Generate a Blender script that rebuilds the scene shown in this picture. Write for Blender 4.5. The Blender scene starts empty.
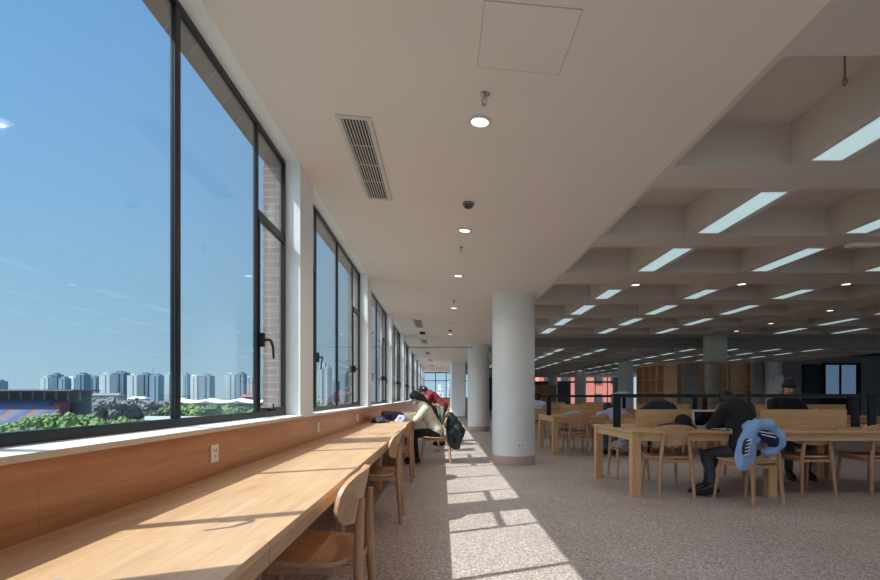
import bpy, bmesh, math, random
from mathutils import Vector, Matrix, noise

random.seed(7)
PI = math.pi
scene = bpy.context.scene
COL = scene.collection
R = math.radians

# ------------------------------------------------------------------ materials
def srgb(r, g, b):
    f = lambda c: (c / 255) / 12.92 if c / 255 <= .04045 else ((c / 255 + .055) / 1.055) ** 2.4
    return (f(r), f(g), f(b), 1)

def newmat(name):
    m = bpy.data.materials.new(name)
    m.use_nodes = True
    nt = m.node_tree
    return m, nt, nt.nodes['Principled BSDF']

def plain(name, rgb, rough=.6, metal=0.0, var=.06, scale=8.0, spec=.5, bump=0.0, bscale=60):
    """one colour with faint procedural variation"""
    m, nt, b = newmat(name)
    tc = nt.nodes.new('ShaderNodeTexCoord')
    n = nt.nodes.new('ShaderNodeTexNoise'); n.inputs['Scale'].default_value = scale
    n.inputs['Detail'].default_value = 4
    nt.links.new(tc.outputs['Object'], n.inputs['Vector'])
    cr = nt.nodes.new('ShaderNodeValToRGB')
    c = srgb(*rgb)
    cr.color_ramp.elements[0].position = .3; cr.color_ramp.elements[1].position = .7
    cr.color_ramp.elements[0].color = (c[0] * (1 - var), c[1] * (1 - var), c[2] * (1 - var), 1)
    cr.color_ramp.elements[1].color = (min(1, c[0] * (1 + var)), min(1, c[1] * (1 + var)), min(1, c[2] * (1 + var)), 1)
    nt.links.new(n.outputs['Fac'], cr.inputs['Fac'])
    nt.links.new(cr.outputs['Color'], b.inputs['Base Color'])
    b.inputs['Roughness'].default_value = rough
    b.inputs['Metallic'].default_value = metal
    b.inputs['Specular IOR Level'].default_value = spec
    if bump:
        n2 = nt.nodes.new('ShaderNodeTexNoise'); n2.inputs['Scale'].default_value = bscale
        nt.links.new(tc.outputs['Object'], n2.inputs['Vector'])
        bp = nt.nodes.new('ShaderNodeBump'); bp.inputs['Strength'].default_value = bump
        bp.inputs['Distance'].default_value = .01
        nt.links.new(n2.outputs['Fac'], bp.inputs['Height'])
        nt.links.new(bp.outputs['Normal'], b.inputs['Normal'])
    return m

def wood(name, dark, light, stretch=(14, 1.0, 14), rough=.42, spec=.4, planks=0):
    m, nt, b = newmat(name)
    tc = nt.nodes.new('ShaderNodeTexCoord')
    mp = nt.nodes.new('ShaderNodeMapping'); mp.inputs['Scale'].default_value = stretch
    nt.links.new(tc.outputs['Object'], mp.inputs['Vector'])
    n = nt.nodes.new('ShaderNodeTexNoise'); n.inputs['Scale'].default_value = 1.0
    n.inputs['Detail'].default_value = 6; n.inputs['Roughness'].default_value = .6
    n.inputs['Distortion'].default_value = .4
    nt.links.new(mp.outputs['Vector'], n.inputs['Vector'])
    mp2 = nt.nodes.new('ShaderNodeMapping'); mp2.inputs['Scale'].default_value = tuple(s * 5 for s in stretch)
    nt.links.new(tc.outputs['Object'], mp2.inputs['Vector'])
    n2 = nt.nodes.new('ShaderNodeTexNoise'); n2.inputs['Scale'].default_value = 1.0; n2.inputs['Detail'].default_value = 3
    nt.links.new(mp2.outputs['Vector'], n2.inputs['Vector'])
    mx = nt.nodes.new('ShaderNodeMath'); mx.operation = 'MULTIPLY_ADD'
    mx.inputs[1].default_value = .35
    nt.links.new(n2.outputs['Fac'], mx.inputs[0])
    ml = nt.nodes.new('ShaderNodeMath'); ml.operation = 'MULTIPLY'; ml.inputs[1].default_value = .65
    nt.links.new(n.outputs['Fac'], ml.inputs[0])
    nt.links.new(ml.outputs[0], mx.inputs[2])
    cr = nt.nodes.new('ShaderNodeValToRGB')
    cr.color_ramp.elements[0].position = .34; cr.color_ramp.elements[1].position = .64
    cr.color_ramp.elements[0].color = srgb(*dark); cr.color_ramp.elements[1].color = srgb(*light)
    nt.links.new(mx.outputs[0], cr.inputs['Fac'])
    nt.links.new(cr.outputs['Color'], b.inputs['Base Color'])
    b.inputs['Roughness'].default_value = rough
    b.inputs['Specular IOR Level'].default_value = spec
    return m

def emis(name, rgb, strength):
    m, nt, b = newmat(name)
    b.inputs['Base Color'].default_value = srgb(*rgb)
    b.inputs['Emission Color'].default_value = srgb(*rgb)
    b.inputs['Emission Strength'].default_value = strength
    return m

def glass_mat(name, tint=(.88, .95, .97), refl=1.0):
    m = bpy.data.materials.new(name); m.use_nodes = True
    nt = m.node_tree; nt.nodes.clear()
    out = nt.nodes.new('ShaderNodeOutputMaterial')
    tr = nt.nodes.new('ShaderNodeBsdfTransparent'); tr.inputs['Color'].default_value = (*tint, 1)
    gl = nt.nodes.new('ShaderNodeBsdfGlossy'); gl.inputs['Roughness'].default_value = .01
    fr = nt.nodes.new('ShaderNodeFresnel')
    ge = nt.nodes.new('ShaderNodeNewGeometry'); mi = nt.nodes.new('ShaderNodeMapRange')
    mi.inputs['To Min'].default_value = 1.35; mi.inputs['To Max'].default_value = 1 / 1.35
    nt.links.new(ge.outputs['Backfacing'], mi.inputs['Value']); nt.links.new(mi.outputs[0], fr.inputs['IOR'])
    mu = nt.nodes.new('ShaderNodeMath'); mu.operation = 'MULTIPLY'; mu.inputs[1].default_value = refl
    nt.links.new(fr.outputs[0], mu.inputs[0])
    mix = nt.nodes.new('ShaderNodeMixShader')
    nt.links.new(mu.outputs[0], mix.inputs[0])
    nt.links.new(tr.outputs[0], mix.inputs[1]); nt.links.new(gl.outputs[0], mix.inputs[2])
    nt.links.new(mix.outputs[0], out.inputs[0])
    return m

def terrazzo():
    m, nt, b = newmat('terrazzo_floor')
    tc = nt.nodes.new('ShaderNodeTexCoord')
    v = nt.nodes.new('ShaderNodeTexVoronoi'); v.inputs['Scale'].default_value = 108
    nt.links.new(tc.outputs['Object'], v.inputs['Vector'])
    sep = nt.nodes.new('ShaderNodeSeparateColor'); nt.links.new(v.outputs['Color'], sep.inputs[0])
    cr = nt.nodes.new('ShaderNodeValToRGB'); cr.color_ramp.interpolation = 'CONSTANT'
    els = cr.color_ramp.elements
    cols = [(0, (166, 142, 132)), (.3, (184, 166, 158)), (.52, (206, 194, 186)), (.74, (226, 218, 210)), (.86, (168, 142, 132)), (.94, (132, 108, 100))]
    els[0].position = 0; els[0].color = srgb(*cols[0][1])
    els[1].position = cols[1][0]; els[1].color = srgb(*cols[1][1])
    for p, c in cols[2:]:
        e = els.new(p); e.color = srgb(*c)
    nt.links.new(sep.outputs[0], cr.inputs['Fac'])
    n = nt.nodes.new('ShaderNodeTexNoise'); n.inputs['Scale'].default_value = .9; n.inputs['Detail'].default_value = 5
    nt.links.new(tc.outputs['Object'], n.inputs['Vector'])
    cr2 = nt.nodes.new('ShaderNodeValToRGB')
    cr2.color_ramp.elements[0].position = .3; cr2.color_ramp.elements[1].position = .7
    cr2.color_ramp.elements[0].color = (.86, .84, .83, 1); cr2.color_ramp.elements[1].color = (1, 1, 1, 1)
    nt.links.new(n.outputs['Fac'], cr2.inputs['Fac'])
    mx = nt.nodes.new('ShaderNodeMix'); mx.data_type = 'RGBA'; mx.blend_type = 'MULTIPLY'
    mx.inputs['Factor'].default_value = 1
    nt.links.new(cr.outputs['Color'], mx.inputs[6]); nt.links.new(cr2.outputs['Color'], mx.inputs[7])
    nt.links.new(mx.outputs[2], b.inputs['Base Color'])
    b.inputs['Roughness'].default_value = .42
    b.inputs['Specular IOR Level'].default_value = .35
    return m

def brick_mat():
    m, nt, b = newmat('brick')
    tc = nt.nodes.new('ShaderNodeTexCoord')
    sp = nt.nodes.new('ShaderNodeSeparateXYZ'); nt.links.new(tc.outputs['Object'], sp.inputs[0])
    ad = nt.nodes.new('ShaderNodeMath'); nt.links.new(sp.outputs[0], ad.inputs[0]); nt.links.new(sp.outputs[1], ad.inputs[1])
    cb = nt.nodes.new('ShaderNodeCombineXYZ')
    nt.links.new(ad.outputs[0], cb.inputs[0]); nt.links.new(sp.outputs[2], cb.inputs[1])
    br = nt.nodes.new('ShaderNodeTexBrick')
    br.inputs['Color1'].default_value = srgb(158, 134, 126); br.inputs['Color2'].default_value = srgb(142, 118, 110)
    br.inputs['Mortar'].default_value = srgb(172, 158, 150)
    br.inputs['Scale'].default_value = 1
    br.inputs['Brick Width'].default_value = .24; br.inputs['Row Height'].default_value = .06
    br.inputs['Mortar Size'].default_value = .006
    nt.links.new(cb.outputs[0], br.inputs['Vector'])
    nt.links.new(br.outputs['Color'], b.inputs['Base Color'])
    b.inputs['Roughness'].default_value = .85
    return m

def tower_mat(name, wall, win, w=3.4, h=3.0):
    m, nt, b = newmat(name)
    tc = nt.nodes.new('ShaderNodeTexCoord')
    sp = nt.nodes.new('ShaderNodeSeparateXYZ'); nt.links.new(tc.outputs['Object'], sp.inputs[0])
    ad = nt.nodes.new('ShaderNodeMath'); nt.links.new(sp.outputs[0], ad.inputs[0]); nt.links.new(sp.outputs[1], ad.inputs[1])
    cb = nt.nodes.new('ShaderNodeCombineXYZ')
    nt.links.new(ad.outputs[0], cb.inputs[0]); nt.links.new(sp.outputs[2], cb.inputs[1])
    br = nt.nodes.new('ShaderNodeTexBrick'); br.offset = 0
    br.inputs['Color1'].default_value = srgb(*win); br.inputs['Color2'].default_value = srgb(*[int(c * .9) for c in win])
    br.inputs['Mortar'].default_value = srgb(*wall)
    br.inputs['Scale'].default_value = 1
    br.inputs['Brick Width'].default_value = w; br.inputs['Row Height'].default_value = h
    br.inputs['Mortar Size'].default_value = .8
    nt.links.new(cb.outputs[0], br.inputs['Vector'])
    nt.links.new(br.outputs['Color'], b.inputs['Base Color'])
    b.inputs['Roughness'].default_value = .8
    return m

def leaf_mat(name, a, c, scale=1.2):
    m, nt, b = newmat(name)
    tc = nt.nodes.new('ShaderNodeTexCoord')
    n = nt.nodes.new('ShaderNodeTexNoise'); n.inputs['Scale'].default_value = scale; n.inputs['Detail'].default_value = 8
    n.inputs['Roughness'].default_value = .75
    nt.links.new(tc.outputs['Object'], n.inputs['Vector'])
    cr = nt.nodes.new('ShaderNodeValToRGB')
    cr.color_ramp.elements[0].position = .35; cr.color_ramp.elements[1].position = .65
    cr.color_ramp.elements[0].color = srgb(*a); cr.color_ramp.elements[1].color = srgb(*c)
    nt.links.new(n.outputs['Fac'], cr.inputs['Fac'])
    nt.links.new(cr.outputs['Color'], b.inputs['Base Color'])
    b.inputs['Roughness'].default_value = .9
    b.inputs['Specular IOR Level'].default_value = .1
    return m

def seats_mat():
    """blocks of coloured stadium seats"""
    m, nt, b = newmat('stadium_seats')
    tc = nt.nodes.new('ShaderNodeTexCoord')
    sp = nt.nodes.new('ShaderNodeSeparateXYZ'); nt.links.new(tc.outputs['Object'], sp.inputs[0])
    d1 = nt.nodes.new('ShaderNodeMath'); d1.operation = 'MULTIPLY_ADD'; d1.inputs[1].default_value = .10; d1.inputs[2].default_value = 40
    nt.links.new(sp.outputs[0], d1.inputs[0])
    d2 = nt.nodes.new('ShaderNodeMath'); d2.operation = 'MULTIPLY_ADD'; d2.inputs[1].default_value = .035
    nt.links.new(sp.outputs[2], d2.inputs[0]); nt.links.new(d1.outputs[0], d2.inputs[2])
    fl = nt.nodes.new('ShaderNodeMath'); fl.operation = 'FRACT'; nt.links.new(d2.outputs[0], fl.inputs[0])
    cr = nt.nodes.new('ShaderNodeValToRGB'); cr.color_ramp.interpolation = 'CONSTANT'
    els = cr.color_ramp.elements  # block colours desaturated to include haze
    els[0].position = 0; els[0].color = srgb(100, 122, 160)
    els[1].position = .36; els[1].color = srgb(178, 124, 112)
    for p, c in ((.62, (96, 154, 150)), (.72, (112, 138, 172)), (.88, (168, 112, 112))):
        e = els.new(p); e.color = srgb(*c)
    nt.links.new(fl.outputs[0], cr.inputs['Fac'])
    nt.links.new(cr.outputs['Color'], b.inputs['Base Color'])
    b.inputs['Roughness'].default_value = .8
    return m

M = {}
M['desk'] = wood('desk_oak', (194, 149, 110), (219, 180, 140), (16, 1.1, 16), .36, .45)
M['desk_edge'] = wood('desk_edge_oak', (174, 130, 96), (202, 158, 120), (16, 1.1, 16), .45)
M['panel'] = wood('wall_panel_wood', (162, 101, 63), (191, 130, 86), (14, .9, 14), .32, .5)
M['oak'] = wood('chair_oak', (170, 126, 96), (200, 156, 122), (9, 9, 2.0), .45)
M['oak_flat'] = wood('chair_ply', (184, 138, 104), (208, 166, 130), (3, 14, 14), .42)
M['table'] = wood('table_oak', (186, 142, 98), (214, 172, 126), (1.2, 14, 14), .42)
M['leg'] = wood('table_leg_oak', (186, 142, 98), (212, 170, 124), (14, 14, 1.5), .45)
M['shelfwood'] = wood('bookcase_wood', (188, 146, 106), (214, 174, 132), (3, 3, 3), .5)
M['floor'] = terrazzo()
M['white'] = plain('white_wall_paint', (236, 238, 240), .7, var=.015, scale=2)
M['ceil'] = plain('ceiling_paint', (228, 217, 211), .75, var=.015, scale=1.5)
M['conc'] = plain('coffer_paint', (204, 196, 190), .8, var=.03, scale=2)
M['column'] = plain('column_paint', (222, 222, 220), .6, var=.02, scale=2)
M['skirt'] = plain('stone_skirting', (184, 160, 146), .5, var=.08, scale=60)
M['sill'] = plain('sill_stone', (236, 234, 232), .45, var=.03, scale=20)
M['sill_edge'] = plain('sill_edge_stone', (206, 188, 170), .55, var=.04, scale=20)
M['frame'] = plain('window_frame_metal', (50, 53, 57), .4, .6, var=.05)
M['black'] = plain('black_metal', (20, 20, 22), .5, .3, var=.05)
M['glass'] = glass_mat('window_glass')
M['tinted'] = glass_mat('tinted_glass', (.40, .46, .53))
M['clear'] = glass_mat('clear_glass', (.97, .98, .98), .6)
M['brick'] = brick_mat()
M['ventwhite'] = plain('vent_white', (206, 200, 198), .5, var=.02)
M['ventdark'] = plain('vent_dark', (34, 32, 32), .8, var=.05)
M['plastic'] = plain('white_plastic', (228, 222, 212), .4, var=.02)
M['hole'] = plain('socket_dark', (40, 38, 36), .6)
M['seam'] = plain('panel_seam', (176, 168, 162), .8)
M['chrome'] = plain('chrome', (170, 165, 160), .25, .9)
M['greyplastic'] = plain('grey_plastic', (120, 112, 104), .5)
M['strip'] = emis('strip_light_diffuser', (190, 220, 226), .68)
M['down'] = emis('downlight_lens', (255, 252, 245), 2.2)
M['downoff'] = plain('downlight_unlit', (226, 222, 216), .4)
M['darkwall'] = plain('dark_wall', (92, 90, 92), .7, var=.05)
M['greywall'] = plain('grey_wall', (150, 148, 150), .7, var=.03)
M['skin'] = plain('skin', (206, 158, 132), .55, var=.04, scale=20)
M['hair'] = plain('black_hair', (24, 20, 20), .5, var=.2, scale=90)
M['cream'] = plain('cream_knit', (222, 212, 188), .9, var=.06, scale=60, bump=.3)
M['blackcloth'] = plain('black_cloth', (22, 22, 26), .85, var=.15, scale=30, bump=.3)
M['darkgrey'] = plain('dark_grey_cloth', (62, 66, 74), .85, var=.12, scale=30)
M['maroon'] = plain('maroon_cloth', (128, 34, 52), .85, var=.12, scale=30)
M['palegrey'] = plain('pale_grey_cloth', (196, 202, 216), .9, var=.06, scale=30)
M['lavender'] = plain('lavender_cloth', (176, 172, 200), .9, var=.06, scale=30)
M['navy'] = plain('navy_cloth', (38, 40, 64), .9, var=.15, scale=30)
M['blue'] = plain('light_blue_denim', (138, 168, 212), .9, var=.07, scale=40, bump=.3)
M['jeans'] = plain('blue_jeans', (92, 112, 146), .9, var=.12, scale=40)
M['teal'] = plain('teal_cloth', (130, 172, 184), .9, var=.12, scale=30)
M['plum'] = plain('plum_cloth', (66, 54, 74), .9, var=.15, scale=30)
M['green'] = plain('grey_green_cloth', (128, 140, 118), .9, var=.3, scale=26)
M['leather'] = plain('black_glossy_coat', (28, 34, 38), .32, var=.2, scale=14, bump=.5, bscale=14)
M['shoe'] = plain('shoe_black', (18, 18, 20), .4)
M['paper'] = plain('paper', (232, 232, 234), .8, var=.02)
M['silver'] = plain('laptop_silver', (214, 214, 220), .35, .2)
M['screen'] = plain('laptop_screen', (20, 26, 28), .15)
M['mask'] = plain('face_mask', (222, 230, 236), .8)

# ------------------------------------------------------------------ geometry helpers
class MB:
    def __init__(s):
        s.v = []; s.f = []
    def add(s, vs, fs):
        o = len(s.v); s.v += [tuple(v) for v in vs]; s.f += [tuple(i + o for i in f) for f in fs]; return s
    def box(s, x0, x1, y0, y1, z0, z1):
        vs = [(x, y, z) for x in (x0, x1) for y in (y0, y1) for z in (z0, z1)]
        return s.add(vs, [(0, 1, 3, 2), (4, 6, 7, 5), (0, 4, 5, 1), (2, 3, 7, 6), (0, 2, 6, 4), (1, 5, 7, 3)])
    def obox(s, p0, p1, w, d):
        """bar of section w x d from p0 to p1"""
        p0, p1 = Vector(p0), Vector(p1); t = (p1 - p0).normalized()
        up = Vector((0, 0, 1)) if abs(t.z) < .9 else Vector((0, 1, 0))
        a = t.cross(up).normalized(); b = t.cross(a).normalized()
        vs = [p + a * i * w / 2 + b * j * d / 2 for p in (p0, p1) for i, j in ((-1, -1), (1, -1), (1, 1), (-1, 1))]
        return s.add(vs, [(3, 2, 1, 0), (4, 5, 6, 7)] + [(i, (i + 1) % 4, 4 + (i + 1) % 4, 4 + i) for i in range(4)])
    def tube(s, pts, rad, n=10, cap=True):
        pts = [Vector(p) for p in pts]
        rr = rad if isinstance(rad, (list, tuple)) else [rad] * len(pts)
        o = len(s.v); ref = None
        for i, p in enumerate(pts):
            t = (pts[min(i + 1, len(pts) - 1)] - pts[max(i - 1, 0)]).normalized()
            if ref is None:
                ref = t.cross(Vector((0, 0, 1)) if abs(t.z) < .9 else Vector((1, 0, 0))).normalized()
            b = t.cross(ref).normalized(); a = b.cross(t).normalized(); ref = a
            for k in range(n):
                q = p + (a * math.cos(2 * PI * k / n) + b * math.sin(2 * PI * k / n)) * rr[i]
                s.v.append(tuple(q))
        for i in range(len(pts) - 1):
            for k in range(n):
                s.f.append((o + i * n + k, o + i * n + (k + 1) % n, o + (i + 1) * n + (k + 1) % n, o + (i + 1) * n + k))
        if cap:
            s.f.append(tuple(o + k for k in reversed(range(n)))); e = o + (len(pts) - 1) * n
            s.f.append(tuple(e + k for k in range(n)))
        return s
    def lathe(s, prof, c=(0, 0, 0), n=32):
        """prof = [(r, z), ...]"""
        o = len(s.v)
        for r, z in prof:
            for k in range(n):
                s.v.append((c[0] + r * math.cos(2 * PI * k / n), c[1] + r * math.sin(2 * PI * k / n), c[2] + z))
        for i in range(len(prof) - 1):
            for k in range(n):
                s.f.append((o + i * n + k, o + i * n + (k + 1) % n, o + (i + 1) * n + (k + 1) % n, o + (i + 1) * n + k))
        s.f.append(tuple(o + k for k in reversed(range(n)))); e = o + (len(prof) - 1) * n
        s.f.append(tuple(e + k for k in range(n)))
        return s
    def grid(s, fn, nu, nv, thick=0, nrm=None):
        """closed shell of thickness from surface fn(u,v)->Vector, u,v in 0..1"""
        P = [[Vector(fn(i / nu, j / nv)) for j in range(nv + 1)] for i in range(nu + 1)]
        def N(i, j):
            a = P[min(i + 1, nu)][j] - P[max(i - 1, 0)][j]; b = P[i][min(j + 1, nv)] - P[i][max(j - 1, 0)]
            c = a.cross(b); return c.normalized() if c.length > 1e-9 else Vector((0, 0, 1))
        o = len(s.v); W = nv + 1
        for sgn in (1, -1):
            for i in range(nu + 1):
                for j in range(nv + 1):
                    s.v.append(tuple(P[i][j] + N(i, j) * sgn * thick / 2))
        q = (nu + 1) * W
        for i in range(nu):
            for j in range(nv):
                a = o + i * W + j
                s.f.append((a, a + W, a + W + 1, a + 1)); s.f.append((a + q, a + q + 1, a + q + W + 1, a + q + W))
        for j in range(nv):
            a = o + j; s.f.append((a, a + 1, a + 1 + q, a + q))
            a = o + nu * W + j; s.f.append((a + 1, a, a + q, a + q + 1))
        for i in range(nu):
            a = o + i * W; s.f.append((a + W, a, a + q, a + q + W))
            a = o + i * W + nv; s.f.append((a, a + W, a + W + q, a + q))
        return s
    def build(s, name, mat, parent=None, smooth=False, bevel=0, mats=None, loc=None):
        me = bpy.data.meshes.new(name); me.from_pydata(s.v, [], s.f)
        bm = bmesh.new(); bm.from_mesh(me); bmesh.ops.recalc_face_normals(bm, faces=bm.faces); bm.to_mesh(me); bm.free()
        me.materials.append(mat)
        if smooth:
            for p in me.polygons: p.use_smooth = True
            try: me.set_sharp_from_angle(angle=R(40))
            except Exception: pass
        o = bpy.data.objects.new(name, me); COL.objects.link(o)
        if parent: o.parent = parent
        if loc: o.location = loc
        if bevel:
            b = o.modifiers.new('bevel', 'BEVEL'); b.width = bevel; b.segments = 2; b.limit_method = 'ANGLE'
        return o

def tag(o, label=None, cat=None, group=None, kind=None):
    if label: o['label'] = label
    if cat: o['category'] = cat
    if group: o['group'] = group
    if kind: o['kind'] = kind
    return o

def thing(name, label, cat, loc=(0, 0, 0), rz=0, group=None):
    o = bpy.data.objects.new(name, None); COL.objects.link(o); o.empty_display_size = .1
    o.location = loc; o.rotation_euler = (0, 0, rz)
    return tag(o, label, cat, group)

def structure(name, loc=(0, 0, 0)):
    o = bpy.data.objects.new(name, None); COL.objects.link(o); o.location = loc; o['kind'] = 'structure'
    return o

KIDS = {}
def kids(o):
    if o.name not in KIDS: KIDS[o.name] = list(o.children)
    return KIDS[o.name]
def dup(root, loc, rz=None, label=None, group=None, rot=None):
    def cp(o, par, top=False):
        c = o.copy(); COL.objects.link(c)
        if par: c.parent = par
        if top or o.type == 'MESH':
            for ch in kids(o): cp(ch, c)
        return c
    r = cp(root, None, True); r.location = loc
    if rz is not None: r.rotation_euler = (0, 0, rz)
    if rot is not None: r.rotation_euler = rot
    if label: r['label'] = label
    if group: r['group'] = group
    return r

# ------------------------------------------------------------------ camera & numbers of the place
H = 1.14
XW, XG, XO = -1.19, -1.33, -1.503          # inner wall face, glass, outer brick face
SL = .0947                                # the corridor ceiling falls gently away from the windows
def zc(x): return 3.10 - SL * (x - XW)
ZS = 2.83                                 # underside of the coffered beams
CW, HWID, PITCH = 2.6, 1.78, 4.0          # first window centre, half width, spacing
SASH = 1.13
ZT = 3.115
cam_d = bpy.data.cameras.new('camera'); cam = bpy.data.objects.new('camera', cam_d); COL.objects.link(cam)
cam.location = (0, 0, H); cam.rotation_euler = (R(90), 0, 0)
cam_d.sensor_width = 36; cam_d.lens = 36 * 520 / 880
cam_d.shift_x = -1.5 / 880; cam_d.shift_y = (396.5 - 290) / 880
cam_d.clip_end = 5000; cam_d.clip_start = .05
scene.camera = cam

# ------------------------------------------------------------------ setting: floor, walls, ceilings
YB, YE, XR = -3.5, 39.0, 17.0
tag(MB().box(-1.5, XR, YB, 46, -.25, 0).build('floor', M['floor']), kind='structure')

w = MB()
w.box(-1.345, XW, YB, YE, 0, .95)
pier_y = []
ks = range(-1, 9)
for k in range(-2, 9):
    c = CW + PITCH * k
    a, b = c + HWID, c + PITCH - HWID
    b = min(b, YE)
    w.box(-1.345, XW, max(a, YB), b, .95, 3.25)
w.box(-1.345, XW - .001, YB, YE, ZT, 3.3)
wall = w.build('wall_left', M['white']); tag(wall, kind='structure')
b_ = MB()
b_.box(XO, -1.346, YB, YE, -12, 1.0)
for k in range(-2, 9):
    c = CW + PITCH * k
    b_.box(XO, -1.346, max(c + HWID, YB), min(c + PITCH - HWID, YE), 1.0, 3.2)
b_.box(XO, -1.346, YB, YE, ZT + .012, 4.2)
tag(b_.build('wall_exterior_left', M['brick'], wall), 'pinkish grey brick facing on the outside')
# wood panelling under the sill
p = MB()
y = 1.52 - 2.44 * 3
while y < YE:
    p.box(XW - .01, XW + .012, max(y, YB) + .0004, min(y + 2.44, YE) - .0004, .06, .957)
    y += 2.44
tag(p.build('trim_1', M['panel']), kind='structure')
tag(MB().box(XW, XW + .02, YB, YE, 0, .06).build('baseboard_left', M['skirt']), kind='structure')
# ceiling over the window aisle
c = MB()
xs = [XW, 1.66]
vs = [(x, y, zc(x) + dz) for x in xs for y in (YB, YE) for dz in (0, .35)]
c.add(vs, [(0, 1, 3, 2), (4, 6, 7, 5), (0, 4, 5, 1), (2, 3, 7, 6), (0, 2, 6, 4), (1, 5, 7, 3)])
ceil1 = c.build('ceiling', M['ceil']); tag(ceil1, kind='structure')

# coffered ceiling over the hall
lightX = [2.745, 4.265, 5.785, 8.95, 10.47, 11.99, 13.51]
F1 = [-2.7, -1.1, .45, 2.08, 3.71, 5.36, 6.99, 8.97, 10.68, 12.3, 13.9]
F2 = [19.5, 21.15, 22.8, 24.45, 26.9, 28.55, 30.2, 31.85, 34.3, 35.95, 37.6, 39.25]
h = MB()
ZB = 3.14
h.box(1.66, XR, YB, 46, ZB, 3.4)
h.box(1.66, 1.70, YB, YE, 2.829, ZB)
strips = []
edges = [1.70]
for lx in lightX:
    strips.append((lx - .185, lx + .185))
strips.append((7.15, 7.95)); strips.append((XR - .3, XR)); strips.append((15.0, 15.37))
strips.sort()
for zone, (ya, yb) in ((F1, (YB, 14.05)), (F2, (17.9, 46))):
    for (a, b) in strips:
        h.box(a, b, ya, yb, ZS, ZB)
    gaps = []
    prev = 1.70
    for (a, b) in strips:
        gaps.append((prev, a)); prev = b
    bands = [(ya, zone[0] - 1.13)] if zone[0] - 1.13 > ya else []
    for i in range(len(zone) - 1):
        bands.append((zone[i] + .11, zone[i + 1] - 1.13))
    bands.append((zone[-1] + .11, yb))
    for (g0, g1) in gaps:
        for (b0, b1) in bands:
            if b1 > b0: h.box(g0, g1, b0, b1, ZS, ZB)
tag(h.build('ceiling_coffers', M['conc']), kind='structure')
# dark bulkhead face at the far side of the recess
tag(MB().box(1.7, XR, 17.84, 17.9, 2.82, 3.14).build('trim_2', M['greywall']), kind='structure')

# columns
def column(x, y, top, r=.36, d=0):
    o = structure('column', (x, y, 0))
    MB().lathe([(r, 0), (r, top)], n=48).build('shaft', M['column'], o, smooth=True)
    MB().lathe([(r + .012, 0), (r + .012, .15), (r, .155)], n=48).build('skirting', M['skirt'], o, smooth=True)
    return o
for i in range(1, 5):
    y = .5 + 8.4 * i
    if i != 3: column(1.23, y, zc(1.23) + .06)
for i in range(2, 6): column(9.1, .5 + 8.4 * i, 3.15)
column(17 - .6, .5 + 8.4 * 3, 3.15)
column(9.1, 8.9, 3.15)
# socket plate low on the first columns
for yy in (8.9, 17.3):
    o = thing('socket_plate', 'small white double socket plate low on the %s round column' % ('nearest' if yy < 10 else 'second'), 'socket', (1.23, yy, 0))
    MB().box(.015, .125, -.365, -.352, .30, .37).build('plate', M['plastic'], o, bevel=.003)
    for hx in (.035, .085): MB().box(hx, hx + .02, -.367, -.36, .325, .345).build('socket_hole', M['hole'], o)

# block at end of aisle, end wall with windows
blk = MB().box(.53, 1.22, 26.8, 33, 0, 3.05).build('wall_block', M['white']); tag(blk, kind='structure')
tag(MB().box(.515, 1.235, 26.785, 33.01, 0, .13).build('baseboard_block', M['skirt']), kind='structure')
e = MB().box(-1.5, 2.6, YE, YE + .25, 0, 1.0).box(-1.5, 2.6, YE, YE + .25, 2.95, 3.4).box(2.2, 2.6, YE, YE + .25, 0, 3.3)
tag(e.build('wall_end', M['white']), kind='structure')
tag(MB().box(-1.19, 2.2, YE - .03, YE - .001, 0, 1.0).build('trim_3', M['panel']), kind='structure')
fw = structure('window_end', (0, YE + .1, 0))
m = MB().box(-1.3, 2.2, -.03, .03, 1.0, 1.06).box(-1.3, 2.2, -.03, .03, 2.89, 2.95).box(-1.3, 2.2, -.03, .03, 2.3, 2.35)
for x in (-1.27, -.45, .35, 1.2, 2.17): m.box(x - .03, x + .03, -.03, .03, 1.0, 2.95)
m.build('window_frame', M['frame'], fw)
MB().box(-1.27, 2.17, -.005, .005, 1.03, 2.9).build('pane', M['glass'], fw)

# hall back and right walls
hb = MB().box(2.6, 8.3, 46, 46.2, 0, 3.2).box(8.3, 11.4, 46, 46.2, 0, 2.45).box(11.4, XR, 46, 46.2, 0, .4).box(15.2, XR, 46, 46.2, 0, 3.2)
tag(hb.build('wall_back', M['darkwall']), kind='structure')
tag(MB().box(2.4, 2.6, YE + .25, 46, 0, 3.3).build('wall_side', M['white']), kind='structure')
fw = structure('window_back', (0, 46.05, 0))
m = MB().box(11.4, 15.2, -.04, .04, .4, .5).box(8.3, 15.2, -.04, .04, 2.35, 2.5)
x = 11.4
while x <= 15.3:
    m.box(x - .03, x + .03, -.04, .04, .4, 3.2); x += 1.1
m.build('window_frame', M['frame'], fw)
MB().box(8.3, 15.2, -.005, .005, .45, 3.15).build('pane', M['glass'], fw)
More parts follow.
